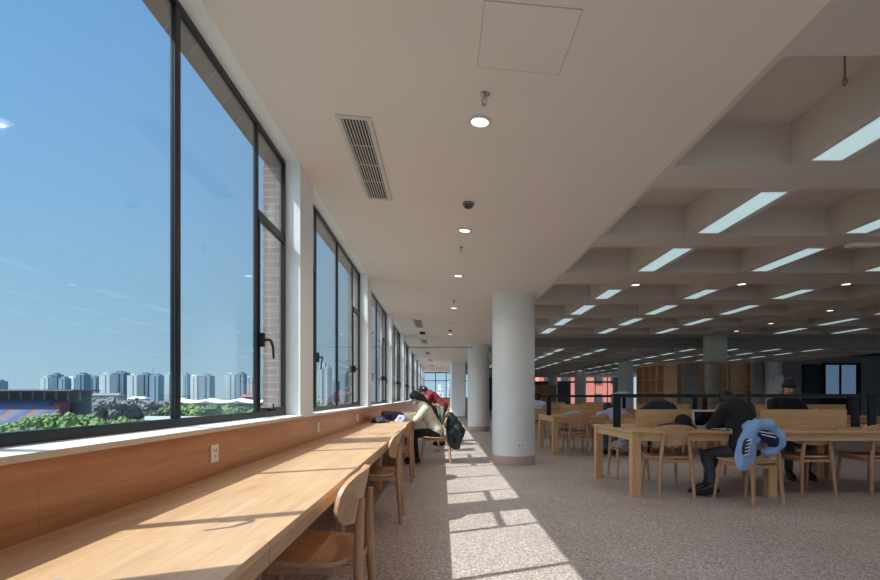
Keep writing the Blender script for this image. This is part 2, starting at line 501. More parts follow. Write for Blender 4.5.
# right-hand wall: far cross wall with glazed door
YD = 26.0
rw = MB().box(12.0, 18.0, YD, YD + .2, 0, 3.14).box(18.0, 19.05, YD, YD + .2, 2.75, 3.14).box(20.9, 30, YD, YD + .2, 0, 3.14).box(19.05, 20.9, YD, YD + .2, 2.82, 3.14)
tag(rw.build('wall_cross', M['greywall']), kind='structure')
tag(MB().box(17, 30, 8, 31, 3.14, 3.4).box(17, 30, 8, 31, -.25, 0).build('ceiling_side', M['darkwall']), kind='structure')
tag(MB().box(30, 30.2, 8, 28, 0, 3.2).build('wall_right', M['darkwall']), kind='structure')
d = structure('door_1', (0, YD, 0))
MB().box(18.05, 18.15, -.02, .1, 0, 2.75).box(18.95, 19.05, -.02, .1, 0, 2.75).box(18.05, 19.05, -.02, .1, 2.65, 2.75).build('door_frame', M['black'], d)
MB().box(18.15, 18.95, .02, .06, 0, 2.65).build('door_leaf', M['darkgrey'], d)
d = structure('window_glazed_room', (0, YD, 0))
MB().box(19.05, 19.2, -.03, .1, 0, 2.82).box(20.8, 20.95, -.03, .1, 0, 2.82).box(19.05, 20.95, -.03, .1, 2.72, 2.82).box(19.95, 19.98, -.03, .1, 0, 2.8).box(19.2, 20.8, -.03, .1, 0, 1.2).build('window_frame', M['black'], d)
MB().box(19.2, 20.8, .03, .045, 1.2, 2.72).build('pane', M['tinted'], d)

# ------------------------------------------------------------------ windows along the left wall
def make_window():
    o = structure('window_1')
    z0, z1 = .985, ZT
    d0, d1 = XG - .015, XG + .018
    m = MB()
    m.box(d0, d1, -HWID, HWID, z0, z0 + .045).box(d0, d1, -HWID, HWID, z1 - .03, z1)
    m.box(d0, d1, -HWID, -HWID + .03, z0, z1).box(d0, d1, HWID - .03, HWID, z0, z1)
    m.build('window_frame', M['frame'], o)
    MB().box(XG - .015, XG + .015, -.026, .026, z0 + .045, z1 - .03).build('centre_mullion', M['frame'], o, bevel=.004)
    for s in (-1, 1):
        MB().box(XG - .015, XG + .012, s * SASH - .02, s * SASH + .02, z0 + .045, z1 - .03).build('mullion', M['frame'], o, bevel=.003)
        lo, hi = (SASH + .02, HWID - .03) if s > 0 else (-HWID + .03, -SASH - .02)
        MB().box(XG - .015, XG + .015, lo, hi, 2.45, 2.49).build('transom', M['frame'], o, bevel=.003)
        sh = MB().box(XG - .012, XG + .018, lo, lo + .018, z0 + .045, 2.45).box(XG - .012, XG + .018, hi - .018, hi, z0 + .045, 2.45)
        sh.box(XG - .012, XG + .018, lo + .018, hi - .018, z0 + .045, z0 + .07).box(XG - .012, XG + .018, lo + .018, hi - .018, 2.425, 2.45)
        sa = sh.build('sash', M['frame'], o)
        MB().box(XG - .005, XG + .005, lo + .018, hi - .018, z0 + .07, 2.425).build('pane', M['glass'], sa)
        MB().box(XG - .005, XG + .005, lo, hi, 2.49, z1 - .03).build('pane', M['glass'], o)
        a, b = (.026, SASH - .02) if s > 0 else (-SASH + .02, -.026)
        MB().box(XG - .005, XG + .005, a, b, z0 + .045, z1 - .03).build('pane', M['glass'], o)
        hy = s * SASH + s * .03
        hd = MB().box(XG + .015, XG + .05, hy - .014, hy + .014, 1.50, 1.60)
        hd.tube([(XG + .05, hy, 1.55), (XG + .085, hy, 1.55), (XG + .09, hy + .02 * s, 1.545), (XG + .09, hy + .07 * s, 1.50), (XG + .088, hy + .085 * s, 1.42)], [.010, .010, .011, .010, .008], 8)
        hd.build('handle', M['black'], sa, smooth=True)
        MB().box(XG + .015, XG + .07, hy + .2 * s - .012, hy + .2 * s + .012, z0 + .045, z0 + .06).tube([(XG + .05, hy + .2 * s, z0 + .06), (XG + .05, hy + .2 * s, z0 + .10)], .006, 6).build('stay_peg', M['black'], sa)
    v = MB()
    v.add([(XG, -HWID, .99), (XG, HWID, .99), (XW + .025, HWID, .98), (XW + .025, -HWID, .98),
           (XG, -HWID, .958), (XG, HWID, .958), (XW + .025, HWID, .958), (XW + .025, -HWID, .958)],
          [(0, 1, 2, 3), (4, 7, 6, 5), (0, 4, 5, 1), (1, 5, 6, 2), (2, 6, 7, 3), (3, 7, 4, 0)])
    v.build('window_sill', M['sill'], o)
    MB().box(XW + .0251, XW + .031, -HWID, HWID, .958, .98).build('sill_edging', M['sill_edge'], o)
    return o
win = make_window()
win.location = (0, CW, 0)
for n, k in enumerate([-1] + list(range(1, 9))):
    q = dup(win, (0, CW + PITCH * k, 0)); q.name = 'window_%d' % (n + 2)

# sockets in the wood panelling
def make_socket(label, y):
    o = thing('socket_plate', label, 'socket', (XW + .012, y, .845))
    MB().box(0, .008, -.043, .043, -.045, .045).build('plate', M['plastic'], o, bevel=.003)
    for a, c in ((-.02, .012), (.008, .012), (-.006, -.02)): MB().box(.0075, .009, a, a + .008, c, c + .012).build('socket_hole', M['hole'], o)
    return o
s0 = make_socket('white socket plate on the wood panelling, nearest the camera', 2.69)
for y, l in ((4.96, 'white socket plate on the wood panelling below the first pier'), (7.26, 'white socket plate on the wood panelling below the second window'), (9.6, 'small far white socket plate on the panelling before the seated reader')):
    dup(s0, (XW + .012, y, .845), 0, l)

# ------------------------------------------------------------------ ceiling fittings of the aisle
tilt = (0, math.atan(SL), 0)
def on_ceiling(o, x, y, dz=0):
    o.location = (x, y, zc(x) + dz); o.rotation_euler = tilt; return o
def make_vent(L, W_=.25):
    o = thing('air_vent', 'x', 'air vent')
    f = MB(); t = .035; hw, hl = W_ / 2, L / 2
    f.box(-hw, -hw + t, -hl, hl, -.012, 0).box(hw - t, hw, -hl, hl, -.012, 0).box(-hw + t, hw - t, -hl, -hl + t, -.012, 0).box(-hw + t, hw - t, hl - t, hl, -.012, 0)
    f.build('frame', M['ventwhite'], o, bevel=.003)
    MB().box(-hw + t, hw - t, -hl + t, hl - t, -.001, .03).build('backing', M['ventdark'], o)
    s = MB(); n = 8; iw = W_ - 2 * t
    for i in range(n):
        x = -iw / 2 + iw * (i + .5) / n
        s.obox((x, -hl + t, -.006), (x, hl - t, -.006), .0075, .008)
    for y in (-.22 * L, .0, .22 * L): s.box(-iw / 2, iw / 2, y - .003, y + .003, -.008, -.004)
    s.build('slats', M['ventwhite'], o)
    return o
v = on_ceiling(make_vent(1.49), -.60, 4.265); v['label'] = 'long slotted white air vent in the ceiling, nearest of its row'
for y, L, l in ((13.6, 1.4, 'dark slotted air vent far along the ceiling, before the glass smoke screen'), (17.9, 1.3, 'small far air vent just beyond the smoke screen')):
    q = on_ceiling(make_vent(L), -.60, y); q['label'] = l
for y in (22.8, 27.1, 32, 36.5):
    q = on_ceiling(make_vent(1.3), -.60, y); tag(q, 'tiny far air vent in the row towards the end windows', group='far air vents over the aisle')
def make_down(lit=True):
    o = thing('downlight', 'x', 'ceiling light')
    MB().lathe([(.062, 0), (.078, -.002), (.078, -.008), (.060, -.010), (.058, -.004), (.058, 0)], n=28).build('trim_ring', M['ventwhite'], o, smooth=True)
    MB().lathe([(.056, -.001), (.056, -.006)], n=28).build('lens', M['down'] if lit else M['downoff'], o)
    return o
def lamp(name, kind, loc, power, size=.05, angle=150, color=(1, .97, .92), rot=(0, 0, 0), parent=None, blend=.8):
    l = bpy.data.lights.new(name, kind); l.energy = power; l.color = color
    if kind == 'SPOT': l.spot_size = R(angle); l.spot_blend = blend
    l.shadow_soft_size = size
    o = bpy.data.objects.new(name, l); COL.objects.link(o); o.location = loc; o.rotation_euler = rot
    if parent: o.parent = parent
    return o
DOWNP = 22
for i, (y, lit) in enumerate(((3.445, 1), (5.7, 1), (7.84, 1), (10.7, 1), (12.9, 0), (15.2, 1), (19.5, 1), (24, 1), (29, 1), (34, 1))):
    names = ['large bright round downlight nearest in the aisle ceiling', 'second round downlight, just beyond the round detector', 'third round downlight before the nearest column', 'fourth round downlight in the aisle ceiling', 'unlit round downlight in the aisle row', 'small downlight by the far detector, before the smoke screen']
    q = on_ceiling(make_down(lit), .255, y)
    if i < 6: q['label'] = names[i]
    else: tag(q, 'tiny far round downlight beyond the smoke screen', group='far downlights over the aisle')
    if lit: lamp('lamp', 'SPOT', (0, 0, -.03), DOWNP, 0, 160, parent=q)
def make_sprinkler(l, x, y, z=None):
    o = thing('sprinkler', l, 'sprinkler')
    MB().lathe([(.028, 0), (.028, -.006), (.010, -.010), (.010, -.035), (.006, -.04)], n=16).build('body', M['chrome'], o, smooth=True)
    MB().tube([(-.012, 0, -.035), (-.014, 0, -.05), (0, 0, -.065), (.014, 0, -.05), (.012, 0, -.035)], .003, 6).build('frame_arm', M['chrome'], o)
    MB().lathe([(.017, -.066), (.017, -.069)], n=16).build('deflector', M['chrome'], o)
    on_ceiling(o, x, y)
    if z: o.location.z = z; o.rotation_euler = (0, 0, 0)
    return o
make_sprinkler('chrome sprinkler head beside the nearest bright downlight', .262, 3.13)
make_sprinkler('small sprinkler beyond the second downlight', .24, 6.35)
make_sprinkler('small far sprinkler just before the fourth downlight', .24, 9.9)
def detector(l, x, y):
    o = thing('smoke_detector', l, 'smoke detector')
    MB().lathe([(.055, 0), (.055, -.018), (.048, -.022)], n=28).build('base', M['greyplastic'], o, smooth=True)
    MB().lathe([(.040, -.022), (.038, -.04), (.028, -.048), (.010, -.05)], n=28).build('chamber', M['hole'], o, smooth=True)
    MB().lathe([(.044, -.032), (.042, -.037)], n=28).build('cap_ring', M['greyplastic'], o, smooth=True)
    return on_ceiling(o, x, y)
detector('round grey smoke detector between the first two downlights', .255, 4.9)
detector('small dark smoke detector far along the aisle ceiling', .24, 14.3)
o = thing('speaker', 'small black ceiling speaker between two far air vents', 'speaker')
MB().lathe([(.09, 0), (.09, -.03), (.07, -.06)], n=20).build('body', M['black'], o, smooth=True)
MB().lathe([(.06, -.061), (.06, -.064)], n=20).build('grille', M['ventdark'], o)
on_ceiling(o, -.56, 15.35)
# access panel outlined in the ceiling
o = thing('access_panel', 'faint square access panel outlined in the ceiling at top', 'access panel')
m = MB(); t = .004
m.box(-.225, .225, -.24, .24, -.003, 0)
m.build('panel', M['ceil'], o)
f = MB().box(-.228, .228, -.243, -.2405, -.0032, 0).box(-.228, .228, .2405, .243, -.0032, 0).box(-.228, -.2255, -.24, .24, -.0032, 0).box(.2255, .228, -.24, .24, -.0032, 0)
f.build('seam', M['seam'], o)
on_ceiling(o, .425, 2.64)

# glass smoke screen hanging across the aisle
o = thing('smoke_screen', 'hanging clear glass smoke screen with thin metal edge across the far aisle', 'smoke screen', (0, 16.5, 0))
MB().add([(XW, -.006, 2.71), (1.0, -.006, 2.71), (1.0, -.006, zc(1.0)), (XW, -.006, zc(XW)), (XW, .006, 2.71), (1.0, .006, 2.71), (1.0, .006, zc(1.0)), (XW, .006, zc(XW))],
         [(0, 1, 2, 3), (7, 6, 5, 4), (0, 4, 5, 1), (1, 5, 6, 2), (2, 6, 7, 3), (3, 7, 4, 0)]).build('glass_panel', M['clear'], o)
MB().box(XW, 1.0, -.015, .015, 2.69, 2.715).build('edge_strip', M['greyplastic'], o)

# ------------------------------------------------------------------ hall lights
def make_strip():
    o = thing('strip_light', 'long recessed white light panel in the coffered ceiling', 'ceiling light', group='recessed light panels of the hall ceiling')
    hs = MB().box(-.125, -.108, -.56, .56, -.012, 0).box(.108, .125, -.56, .56, -.012, 0).box(-.108, .108, -.56, -.54, -.012, 0).box(-.108, .108, .54, .56, -.012, 0).build('housing', M['ventwhite'], o)
    MB().box(-.108, .108, -.54, .54, -.006, 0).build('diffuser', M['strip'], o)
    return o
st = make_strip(); first = True
nl = 0
ordl = {(2.745, 3.71): 'light panel at right whose far end is nearest the camera', (2.745, 5.36): 'second light panel of the row nearest the aisle', (2.745, 6.99): 'third light panel of the row nearest the aisle'}
for lx in lightX:
    for F in F1 + F2:
        if F < 2.5: continue
        if 441.5 + lx / F * 520 > 905: continue
        yc = F - .54
        if first: q = st; q.location = (lx, yc, ZS + .003); first = False
        else: q = dup(st, (lx, yc, ZS + .003))
        if F == 8.97: q.scale.y = .72; q.location.y += .15
        if (lx, F) in ordl: q['label'] = ordl[(lx, F)]; 
for lx in lightX[:3]:
    for F in (2.08, 5.36, 8.97, 12.3):
        lamp('hall_fill_lamp', 'SPOT', (lx, F - .54, ZS - .03), 15, 0, 165, (.95, .97, 1.0))
for lx in (8.95, 11.99):
    for F in (5.36, 10.68, 21.1):
        lamp('hall_fill_lamp', 'SPOT', (lx, F - .54, ZS - .03), 13, 0, 165, (.95, .97, 1.0))
for x_, y_ in ((15.5, 21), (14.5, 23.5), (18.5, 22.5)): lamp('hall_fill_lamp', 'SPOT', (x_, y_, 2.75), 30, 0, 165, (.9, .95, 1.0))  # added spots without fixtures, brightening the far wall and column
for lx in (4.2,):
    for F in (21.1, 28.5, 35.9):
        lamp('hall_fill_lamp', 'SPOT', (lx, F - .54, ZS - .03), 15, 0, 165, (.95, .97, 1.0))
dl = make_down(); dl.location = (2.93, 7.85, ZS); tag(dl, 'small round downlight in a hall beam', group='small round downlights in the hall beams')
for x, y in ((4.5, 7.8), (6.07, 7.8), (7.62, 10.2), (7.6, 13.4), (7.6, 8.6), (7.6, 12)):
    dup(dl, (x, y, ZS))
# sprinkler drop pipe in the first coffer
o = thing('sprinkler', 'sprinkler on a thin drop pipe in the coffer at upper right', 'sprinkler', (2.35, 3.03, ZB))
MB().tube([(0, 0, 0), (0, 0, -.15)], .006, 8).build('drop_pipe', M['greyplastic'], o)
MB().lathe([(.012, -.15), (.016, -.165), (.010, -.185)], n=12).build('head', M['chrome'], o)
o = thing('beam_detector', 'small flat white box under a hall beam between light panels', 'detector', (4.65, 5.75, ZS))
MB().box(-.16, .16, -.05, .05, -.035, 0).build('body', M['plastic'], o, bevel=.008)
MB().box(-.12, .12, -.04, .04, -.04, -.034).build('cover', M['ventwhite'], o)

# ------------------------------------------------------------------ window desks
def make_desk():
    o = thing('window_desk', 'x', 'desk')
    L = 2.4; zt = .732; x0, x1 = XW + .013, -.486
    MB().box(x0, x1, .001, L - .001, zt - .024, zt).build('desktop', M['desk'], o, bevel=.002)
    MB().box(x1 - .022, x1 - .003, .003, L - .003, zt - .072, zt - .025).build('front_apron', M['desk_edge'], o, bevel=.002)
    MB().box(x0 + .03, x0 + .05, .06, L - .06, zt - .12, zt - .025).build('rear_apron', M['desk_edge'], o)
    for y in (.005, L - .055):
        for x in (x1 - .055, x0 + .02):
            x = x - .24 if x > -.8 else x
            MB().box(x, x + .05, y, y + .05, 0, zt - .025).build('leg', M['desk_edge'], o, bevel=.003)
        MB().box(x0 + .07, x1 - .055, y + .01, y + .035, zt - .072, zt - .025).build('cross_rail', M['desk_edge'], o)
    return o
dk = make_desk(); dk.location = (0, 1.48, 0); dk['label'] = 'long oak window desk in front of the nearest pulled-up chair'
for y, l in ((-.92, 'nearest oak window desk, cut by the bottom left corner'), (3.88, 'oak window desk with the second chair, below the second window'), (6.28, 'oak window desk with the third chair, before the reader'), (8.68, 'oak window desk where the reader in cream sits'), (11.08, 'far oak window desk by the person in maroon')):
    dup(dk, (0, y, 0), 0, l)

# ------------------------------------------------------------------ chairs
def superell(u, v, hw, hh, n=3.2):
    """square u,v (-1..1) -> rounded rectangle"""
    m = max(abs(u), abs(v))
    if m == 0: return 0, 0
    k = 1 / ((abs(u / m) ** n + abs(v / m) ** n) ** (1 / n))
    return u * k * hw, v * k * hh
def make_chair():
    o = thing('wooden_chair', 'x', 'chair')
    def seat(u, v):
        a, b = superell(2 * u - 1, 2 * v - 1, .25, .235, 3.6)
        z = .445 + .10 * a * a * 2 - .012 * math.cos(b / .225 * 1.2) + .05 * (b + .1)
        if b > .14: z -= (b - .14) ** 2 * 2.6
        if b < -.15: z += (-.15 - b) ** 2 * 2
        return (a, b + .01, z)
    MB().grid(seat, 18, 18, .019).build('seat', M['oak_flat'], o, smooth=True)
    def back(u, v):
        a, b = superell(2 * u - 1, 2 * v - 1, .268, .118, 2.7)
        y = -.235 + .85 * a * a - .20 * b
        return (a, y, .70 + b)
    MB().grid(back, 24, 16, .019).build('backrest', M['oak_flat'], o, smooth=True)
    for s in (-1, 1):
        MB().tube([(s * .195, -.275, 0), (s * .172, -.245, .42), (s * .150, -.248, .60), (s * .135, -.258, .70)], [.016, .023, .020, .013], 12).build('leg', M['oak'], o, smooth=True)
        MB().tube([(s * .215, .235, 0), (s * .185, .175, .425)], [.016, .022], 12).build('leg', M['oak'], o, smooth=True)
        MB().obox((s * .182, .18, .408), (s * .176, -.235, .408), .022, .038).build('side_rail', M['oak'], o, bevel=.003)
    MB().obox((-.182, .172, .402), (.182, .172, .402), .018, .032).build('front_rail', M['oak'], o, bevel=.003)
    MB().obox((-.172, -.23, .402), (.172, -.23, .402), .018, .032).build('rear_rail', M['oak'], o, bevel=.003)
    return o
ch = make_chair()
ch.location = (-.60, 2.38, 0); ch.rotation_euler = (0, 0, R(90)); ch['label'] = 'oak chair with rounded ply back, nearest at the window desk'
def chair(x, y, deg, label, group=None): return dup(ch, (x, y, 0), R(deg), label, group)
chair(-.64, 4.82, 91, 'second oak chair at the window desk')
chair(-.66, 7.1, 88, 'third oak chair at the window desk, just before the reader')
chair(-.12, 8.98, 90, 'oak chair the reader in cream sits on')
chair(-.33, 10.9, 90, 'oak chair beyond the reader, with the grey-green jacket')

# tables with screens and light bars
def make_table():
    o = thing('reading_table', 'x', 'table')
    L, D, zt = 3.21, 1.5, .751
    MB().box(0, L, 0, D, zt - .03, zt).build('tabletop', M['table'], o, bevel=.004)
    a = MB().box(.06, L - .06, .025, .05, zt - .115, zt - .03).box(.06, L - .06, D - .05, D - .025, zt - .115, zt - .03).box(.025, .05, .06, D - .06, zt - .115, zt - .03).box(L - .05, L - .025, .06, D - .06, zt - .115, zt - .03)
    a.build('apron', M['table'], o)
    for x in (.01, L / 2 - .05, L - .11):
        for y in (.01, D - .11):
            MB().box(x, x + .1, y, y + .1, 0, zt - .03).build('leg', M['leg'], o, bevel=.004)
    for x in (.33, 1.92):
        MB().box(x, x + 1.09, D / 2 - .012, D / 2 + .012, zt, .975).build('divider', M['table'], o, bevel=.003)
    return o
def make_lampbar():
    o = thing('light_bar', 'x', 'table light')
    L = 3.21; zt = .751
    for x in (.04, L - .13):
        MB().box(x, x + .09, -.02, .02, zt, 1.13).build('post', M['black'], o, bevel=.003)
    MB().box(.04, L - .04, -.03, .03, 1.13, 1.172).build('bar', M['black'], o, bevel=.003)
    MB().box(.2, L - .2, -.02, .02, 1.124, 1.131).build('diffuser', M['greyplastic'], o)
    return o
tb = make_table(); tb.location = (2.15, 5.88, 0); tb['label'] = 'nearest long oak reading table, with laptop and cap'
lb = make_lampbar(); lb.location = (2.15, 6.63, 0); lb['label'] = 'black light bar along the nearest reading table'
for x, y, l in ((5.40, 5.88, 'nearest row, right-hand'), (2.15, 10.08, 'second row, left-hand'), (5.40, 10.08, 'second row, right-hand'), (2.15, 14.28, 'third row, left-hand')):
    dup(tb, (x, y, 0), 0, 'long oak reading table, ' + l)
    dup(lb, (x, y + .75, 0), 0, 'black light bar on the reading table, ' + l)

chair(2.65, 6.12, 0, 'oak chair before the black cap on the nearest table')
chair(3.33, 5.67, 15, 'turned oak chair with the light blue jacket over its back')
chair(4.30, 6.20, 0, 'empty oak chair right of the blue jacket')
chair(5.10, 6.22, 2, 'oak chair cut by the right edge of the photo')
chair(2.62, 7.32, 178, 'oak chair behind the left end of the nearest table, cloth on its seat')
chair(4.29, 7.25, 180, 'empty oak chair behind the nearest table, left of the man in black')
chair(5.12, 7.62, 180, 'oak chair the person in black across the table sits on')
chair(2.65, 10.3, 0, 'empty oak chair at the left end of the second row table')
chair(3.47, 9.9, 0, 'oak chair under the slumped person in lavender')
chair(4.29, 9.9, 0, 'oak chair under the hunched person in navy')
chair(5.1, 10.3, 0, 'empty oak chair at the right end of the second row table')
chair(2.65, 14.15, 0, 'oak chair under the person in pale grey by the column')
for x in (3.47, 4.29, 5.1): chair(x, 14.5, 0, 'oak chair in the third row of tables', 'chairs of the third row')
for x in (2.65, 3.47): chair(x, 11.45, 180, 'oak chair on the far side of the second row table', 'chairs beyond the second row table')

# ------------------------------------------------------------------ people
def skin_mesh(name, chains, mat, parent, levels=2, root=0, loc=None):
    """chains: list of lists of (co, r) or (co, (rx, ry)); points closer than 1 mm are shared"""
    vs, rs, es = [], [], []
    def idx(p, r):
        for i, q in enumerate(vs):
            if (Vector(q) - Vector(p)).length < .001: return i
        vs.append(p); rs.append(r if isinstance(r, tuple) else (r, r)); return len(vs) - 1
    for cch in chains:
        prev = None
        for (p, r) in cch:
            i = idx(tuple(p), r)
            if prev is not None and prev != i and (prev, i) not in es: es.append((prev, i))
            prev = i
    me = bpy.data.meshes.new(name); me.from_pydata(vs, es, [])
    o = bpy.data.objects.new(name, me); COL.objects.link(o)
    sk = o.modifiers.new('skin', 'SKIN'); sk.use_smooth_shade = True
    d = me.skin_vertices[0].data
    for i, r in enumerate(rs): d[i].radius = r; d[i].use_root = (i == root)
    ss = o.modifiers.new('sub', 'SUBSURF'); ss.levels = levels; ss.render_levels = levels
    dg = bpy.context.evaluated_depsgraph_get()
    me2 = bpy.data.meshes.new_from_object(o.evaluated_get(dg))
    o.modifiers.clear(); o.data = me2; bpy.data.meshes.remove(me)
    me2.materials.clear(); me2.materials.append(mat)
    for pl in me2.polygons: pl.use_smooth = True
    if parent: o.parent = parent
    if loc: o.location = loc
    return o

TMP = bpy.data.scenes.new('workbench')
def fused(name, chains, mat, parent, voxel=.011, smooth=4, loc=None, rough=0):
    """one continuous surface: tapered capsules along the chains, fused by a voxel remesh and smoothed"""
    mb = MB()
    for cch in chains:
        for i, (p, r) in enumerate(cch):
            n = 10; prof = [(max(.0005, r * math.sin(PI * k / n)), -r * math.cos(PI * k / n)) for k in range(n + 1)]
            mb.lathe(prof, tuple(p), 14)
            if i:
                q, r0 = cch[i - 1]
                if (Vector(p) - Vector(q)).length > 1e-4: mb.tube([q, p], [r0, r], 14)
    me = bpy.data.meshes.new(name); me.from_pydata(mb.v, [], mb.f)
    bm = bmesh.new(); bm.from_mesh(me); bmesh.ops.recalc_face_normals(bm, faces=bm.faces); bm.to_mesh(me); bm.free()
    o = bpy.data.objects.new(name, me); TMP.collection.objects.link(o)
    rm = o.modifiers.new('r', 'REMESH'); rm.mode = 'VOXEL'; rm.voxel_size = voxel; rm.use_smooth_shade = True
    sm = o.modifiers.new('s', 'SMOOTH'); sm.factor = .5; sm.iterations = smooth
    with bpy.context.temp_override(scene=TMP, view_layer=TMP.view_layers[0]):
        dg = bpy.context.evaluated_depsgraph_get()
        me2 = bpy.data.meshes.new_from_object(o.evaluated_get(dg))
    TMP.collection.objects.unlink(o); COL.objects.link(o)
    o.modifiers.clear(); o.data = me2; bpy.data.meshes.remove(me)
    me2.materials.clear(); me2.materials.append(mat)
    if rough:
        pn = [(v_, Vector(v_.co), Vector(v_.normal)) for v_ in me2.vertices]
        for v_, c_, n_ in pn:
            v_.co = c_ + n_ * rough * (noise.noise(c_ * 9) + .6 * noise.noise(Vector((c_.x * 24, c_.y * 24, c_.z * 9))))
    for pl in me2.polygons: pl.use_smooth = True
    if parent: o.parent = parent
    if loc: o.location = loc
    return o

def hand_chains(wr, d, side, up=Vector((0, 0, 1))):
    """wrist point, pointing direction; palm, four unequal curled fingers and a thumb"""
    d = Vector(d).normalized(); lat = d.cross(up).normalized() * side
    dn = -up
    ch_ = []
    for k in (-1, 0, 1):
        ch_.append([(wr, .021), (wr + d * .04 + lat * k * .016, .016), (wr + d * .08 + lat * k * .024, .0135)])
    for ln, off in ((.060, -.030), (.074, -.010), (.068, .010), (.054, .029)):
        b = wr + d * .085 - lat * off
        ch_.append([(b, .0095), (b + d * ln * .55 + dn * .012, .0088), (b + d * ln * .9 + dn * .034, .008)])
    t0 = wr + d * .03 + lat * .028
    ch_.append([(wr + d * .025 + lat * .012, .014), (t0, .012), (t0 + d * .035 + lat * .018 + dn * .01, .010), (t0 + d * .06 + lat * .012 + dn * .02, .009)])
    return ch_

def person(label, loc, rz, hip, chest, neck, head, look, arms, legs, top, bottom, hair='short', mask=False, scale=1.0, bulk=0.0):
    """all joints in local metres, the figure faces +Y. arms: [(shoulder, elbow, wrist, handdir)], legs: [(hip, knee, ankle, toe)]"""
    o = thing('person', label, 'person', loc, rz); o.scale = (scale,) * 3
    V = Vector
    hip, chest, neck, head, look = V(hip), V(chest), V(neck), V(head), V(look).normalized()
    waist = hip.lerp(chest, .5)
    up = (head - neck).normalized()
    side = look.cross(up).normalized(); fup = side.cross(look).normalized()
    spine = (neck - hip).normalized(); tside = V((1, 0, 0))
    shl = neck - (neck - chest) * .25
    def torso(g):
        t = []
        for k in (-1, -.33, .33, 1):
            t.append([(hip + tside * .075 * k, .092 + g), (waist + tside * .055 * k, .083 + g), (chest + tside * .068 * k, .095 + g), (shl + tside * .055 * k, .068 + g)])
        return t
    chains = torso(-.012)
    chains.append([(shl, .06), (neck, .050), (head - up * .06, .052)])
    chains.append([(head - fup * .055 + look * .032, .040), (head - fup * .02 + look * .018, .064), (head + fup * .035 - look * .008, .078), (head + fup * .03 - look * .03, .076)])
    n0 = head + look * .080
    chains.append([(n0 + fup * .012, .007), (n0 + look * .014 - fup * .022, .011)])
    for s_ in (-1, 1):
        er = head + side * s_ * .074 - fup * .010 - look * .01
        chains.append([(er - fup * .015, .010), (er + fup * .018 - look * .006, .013)])
    for (sh, el, wr, hd) in arms:
        sh, el, wr = V(sh), V(el), V(wr)
        chains.append([(shl, .055), (sh, .046), (el, .036), (wr, .023)])
        chains += hand_chains(wr, hd, 1 if sh.x > 0 else -1)
    for (hp, kn, an, to) in legs:
        hp, kn, an, to = V(hp), V(kn), V(an), V(to)
        chains.append([(hip, .085), (hp, .072), (kn, .048), (an, .034)])
        chains.append([(an, .034), (an.lerp(to, .6), .030), (to, .022)])
    fused('body', chains, M['skin'], o, .0085, 3)
    for s_ in (-1, 1):
        c_ = head + look * .079 + side * s_ * .030 + fup * .004
        MB().lathe([(.001, -.007), (.007, -.004), (.009, 0), (.007, .004), (.001, .007)], tuple(c_), 10).build('eye', M['hair'], o, smooth=True)
    m0 = head + look * .074 - fup * .048
    if mask: fused('face_mask', [[(m0 + side * .045 - look * .022, .022), (m0 - look * .002, .034), (m0 - side * .045 - look * .022, .022)]], M['mask'], o, .007, 2)
    else: fused('mouth', [[(m0 + side * .018 - look * .004, .0055), (m0, .007), (m0 - side * .018 - look * .004, .0055)]], M['maroon'], o, .003, 1)
    hc = [[(head + fup * .062 + look * .018, .062), (head + fup * .055 - look * .03, .076), (head + fup * .0 - look * .045, .074), (head - fup * .05 - look * .045, .058)]]
    for s_ in (-1, 1): hc.append([(head + fup * .06 + look * .03 + side * s_ * .03, .044), (head + fup * .03 - look * .015 + side * s_ * .045, .048), (head - fup * .02 - look * .03 + side * s_ * .045, .042)])
    if hair == 'long':
        bk = head - look * .07
        hc.append([(bk, .06), (bk - look * .035 - fup * .07, .048), (neck - look * .08, .048), (chest - look * .05 - spine * .02 - V((0, .09, -.04)), .042), (waist.lerp(chest, .4) - V((0, .15, 0)), .024)])
    fused('hair', hc, M['hair'], o, .009, 2, rough=.006)
    g = .016 + bulk
    tch = torso(g * .9)
    tch.append([(shl, .066 + g), (neck - (neck - chest) * .08, .050 + g * .7)])
    for (sh, el, wr, hd) in arms:
        sh, el, wr = V(sh), V(el), V(wr)
        tch.append([(shl, .062 + g), (sh, .050 + g), (sh.lerp(el, .5), .045 + g), (el, .040 + g), (el.lerp(wr, .5), .034 + g), (el.lerp(wr, .95), .026 + g * .7)])
    fused('top', tch, top, o, .011, 3, rough=.012)
    bch = []
    for (hp, kn, an, to) in legs:
        hp, kn, an = V(hp), V(kn), V(an)
        bch.append([(hip - V((0, 0, .015)), .104), (hp, .090), (hp.lerp(kn, .5), .078), (kn, .064), (kn.lerp(an, .5), .056), (an + (kn - an) * .10, .048)])
    fused('trousers', bch, bottom, o, .011, 3, rough=.008)
    for (hp, kn, an, to) in legs:
        an, to = V(an), V(to); dd = (to - an); dd.z *= .6; dd.normalize()
        a0 = an - V((0, 0, .045))
        fused('shoe', [[(an + V((0, 0, .01)), .044), (an.lerp(to, .55), .042), (to, .032)], [(a0 - dd * .03, .036), (a0 + dd * .06, .038), (a0 + dd * .13, .034), (a0 + dd * .18, .026)], [(an, .038), (a0, .036)]], M['shoe'], o, .009, 2)
    return o

SITLEGS = [((-.10, .03, .50), (-.13, .43, .50), (-.13, .40, .085), (-.14, .56, .03)), ((.10, .03, .50), (.13, .43, .50), (.14, .46, .085), (.15, .62, .03))]
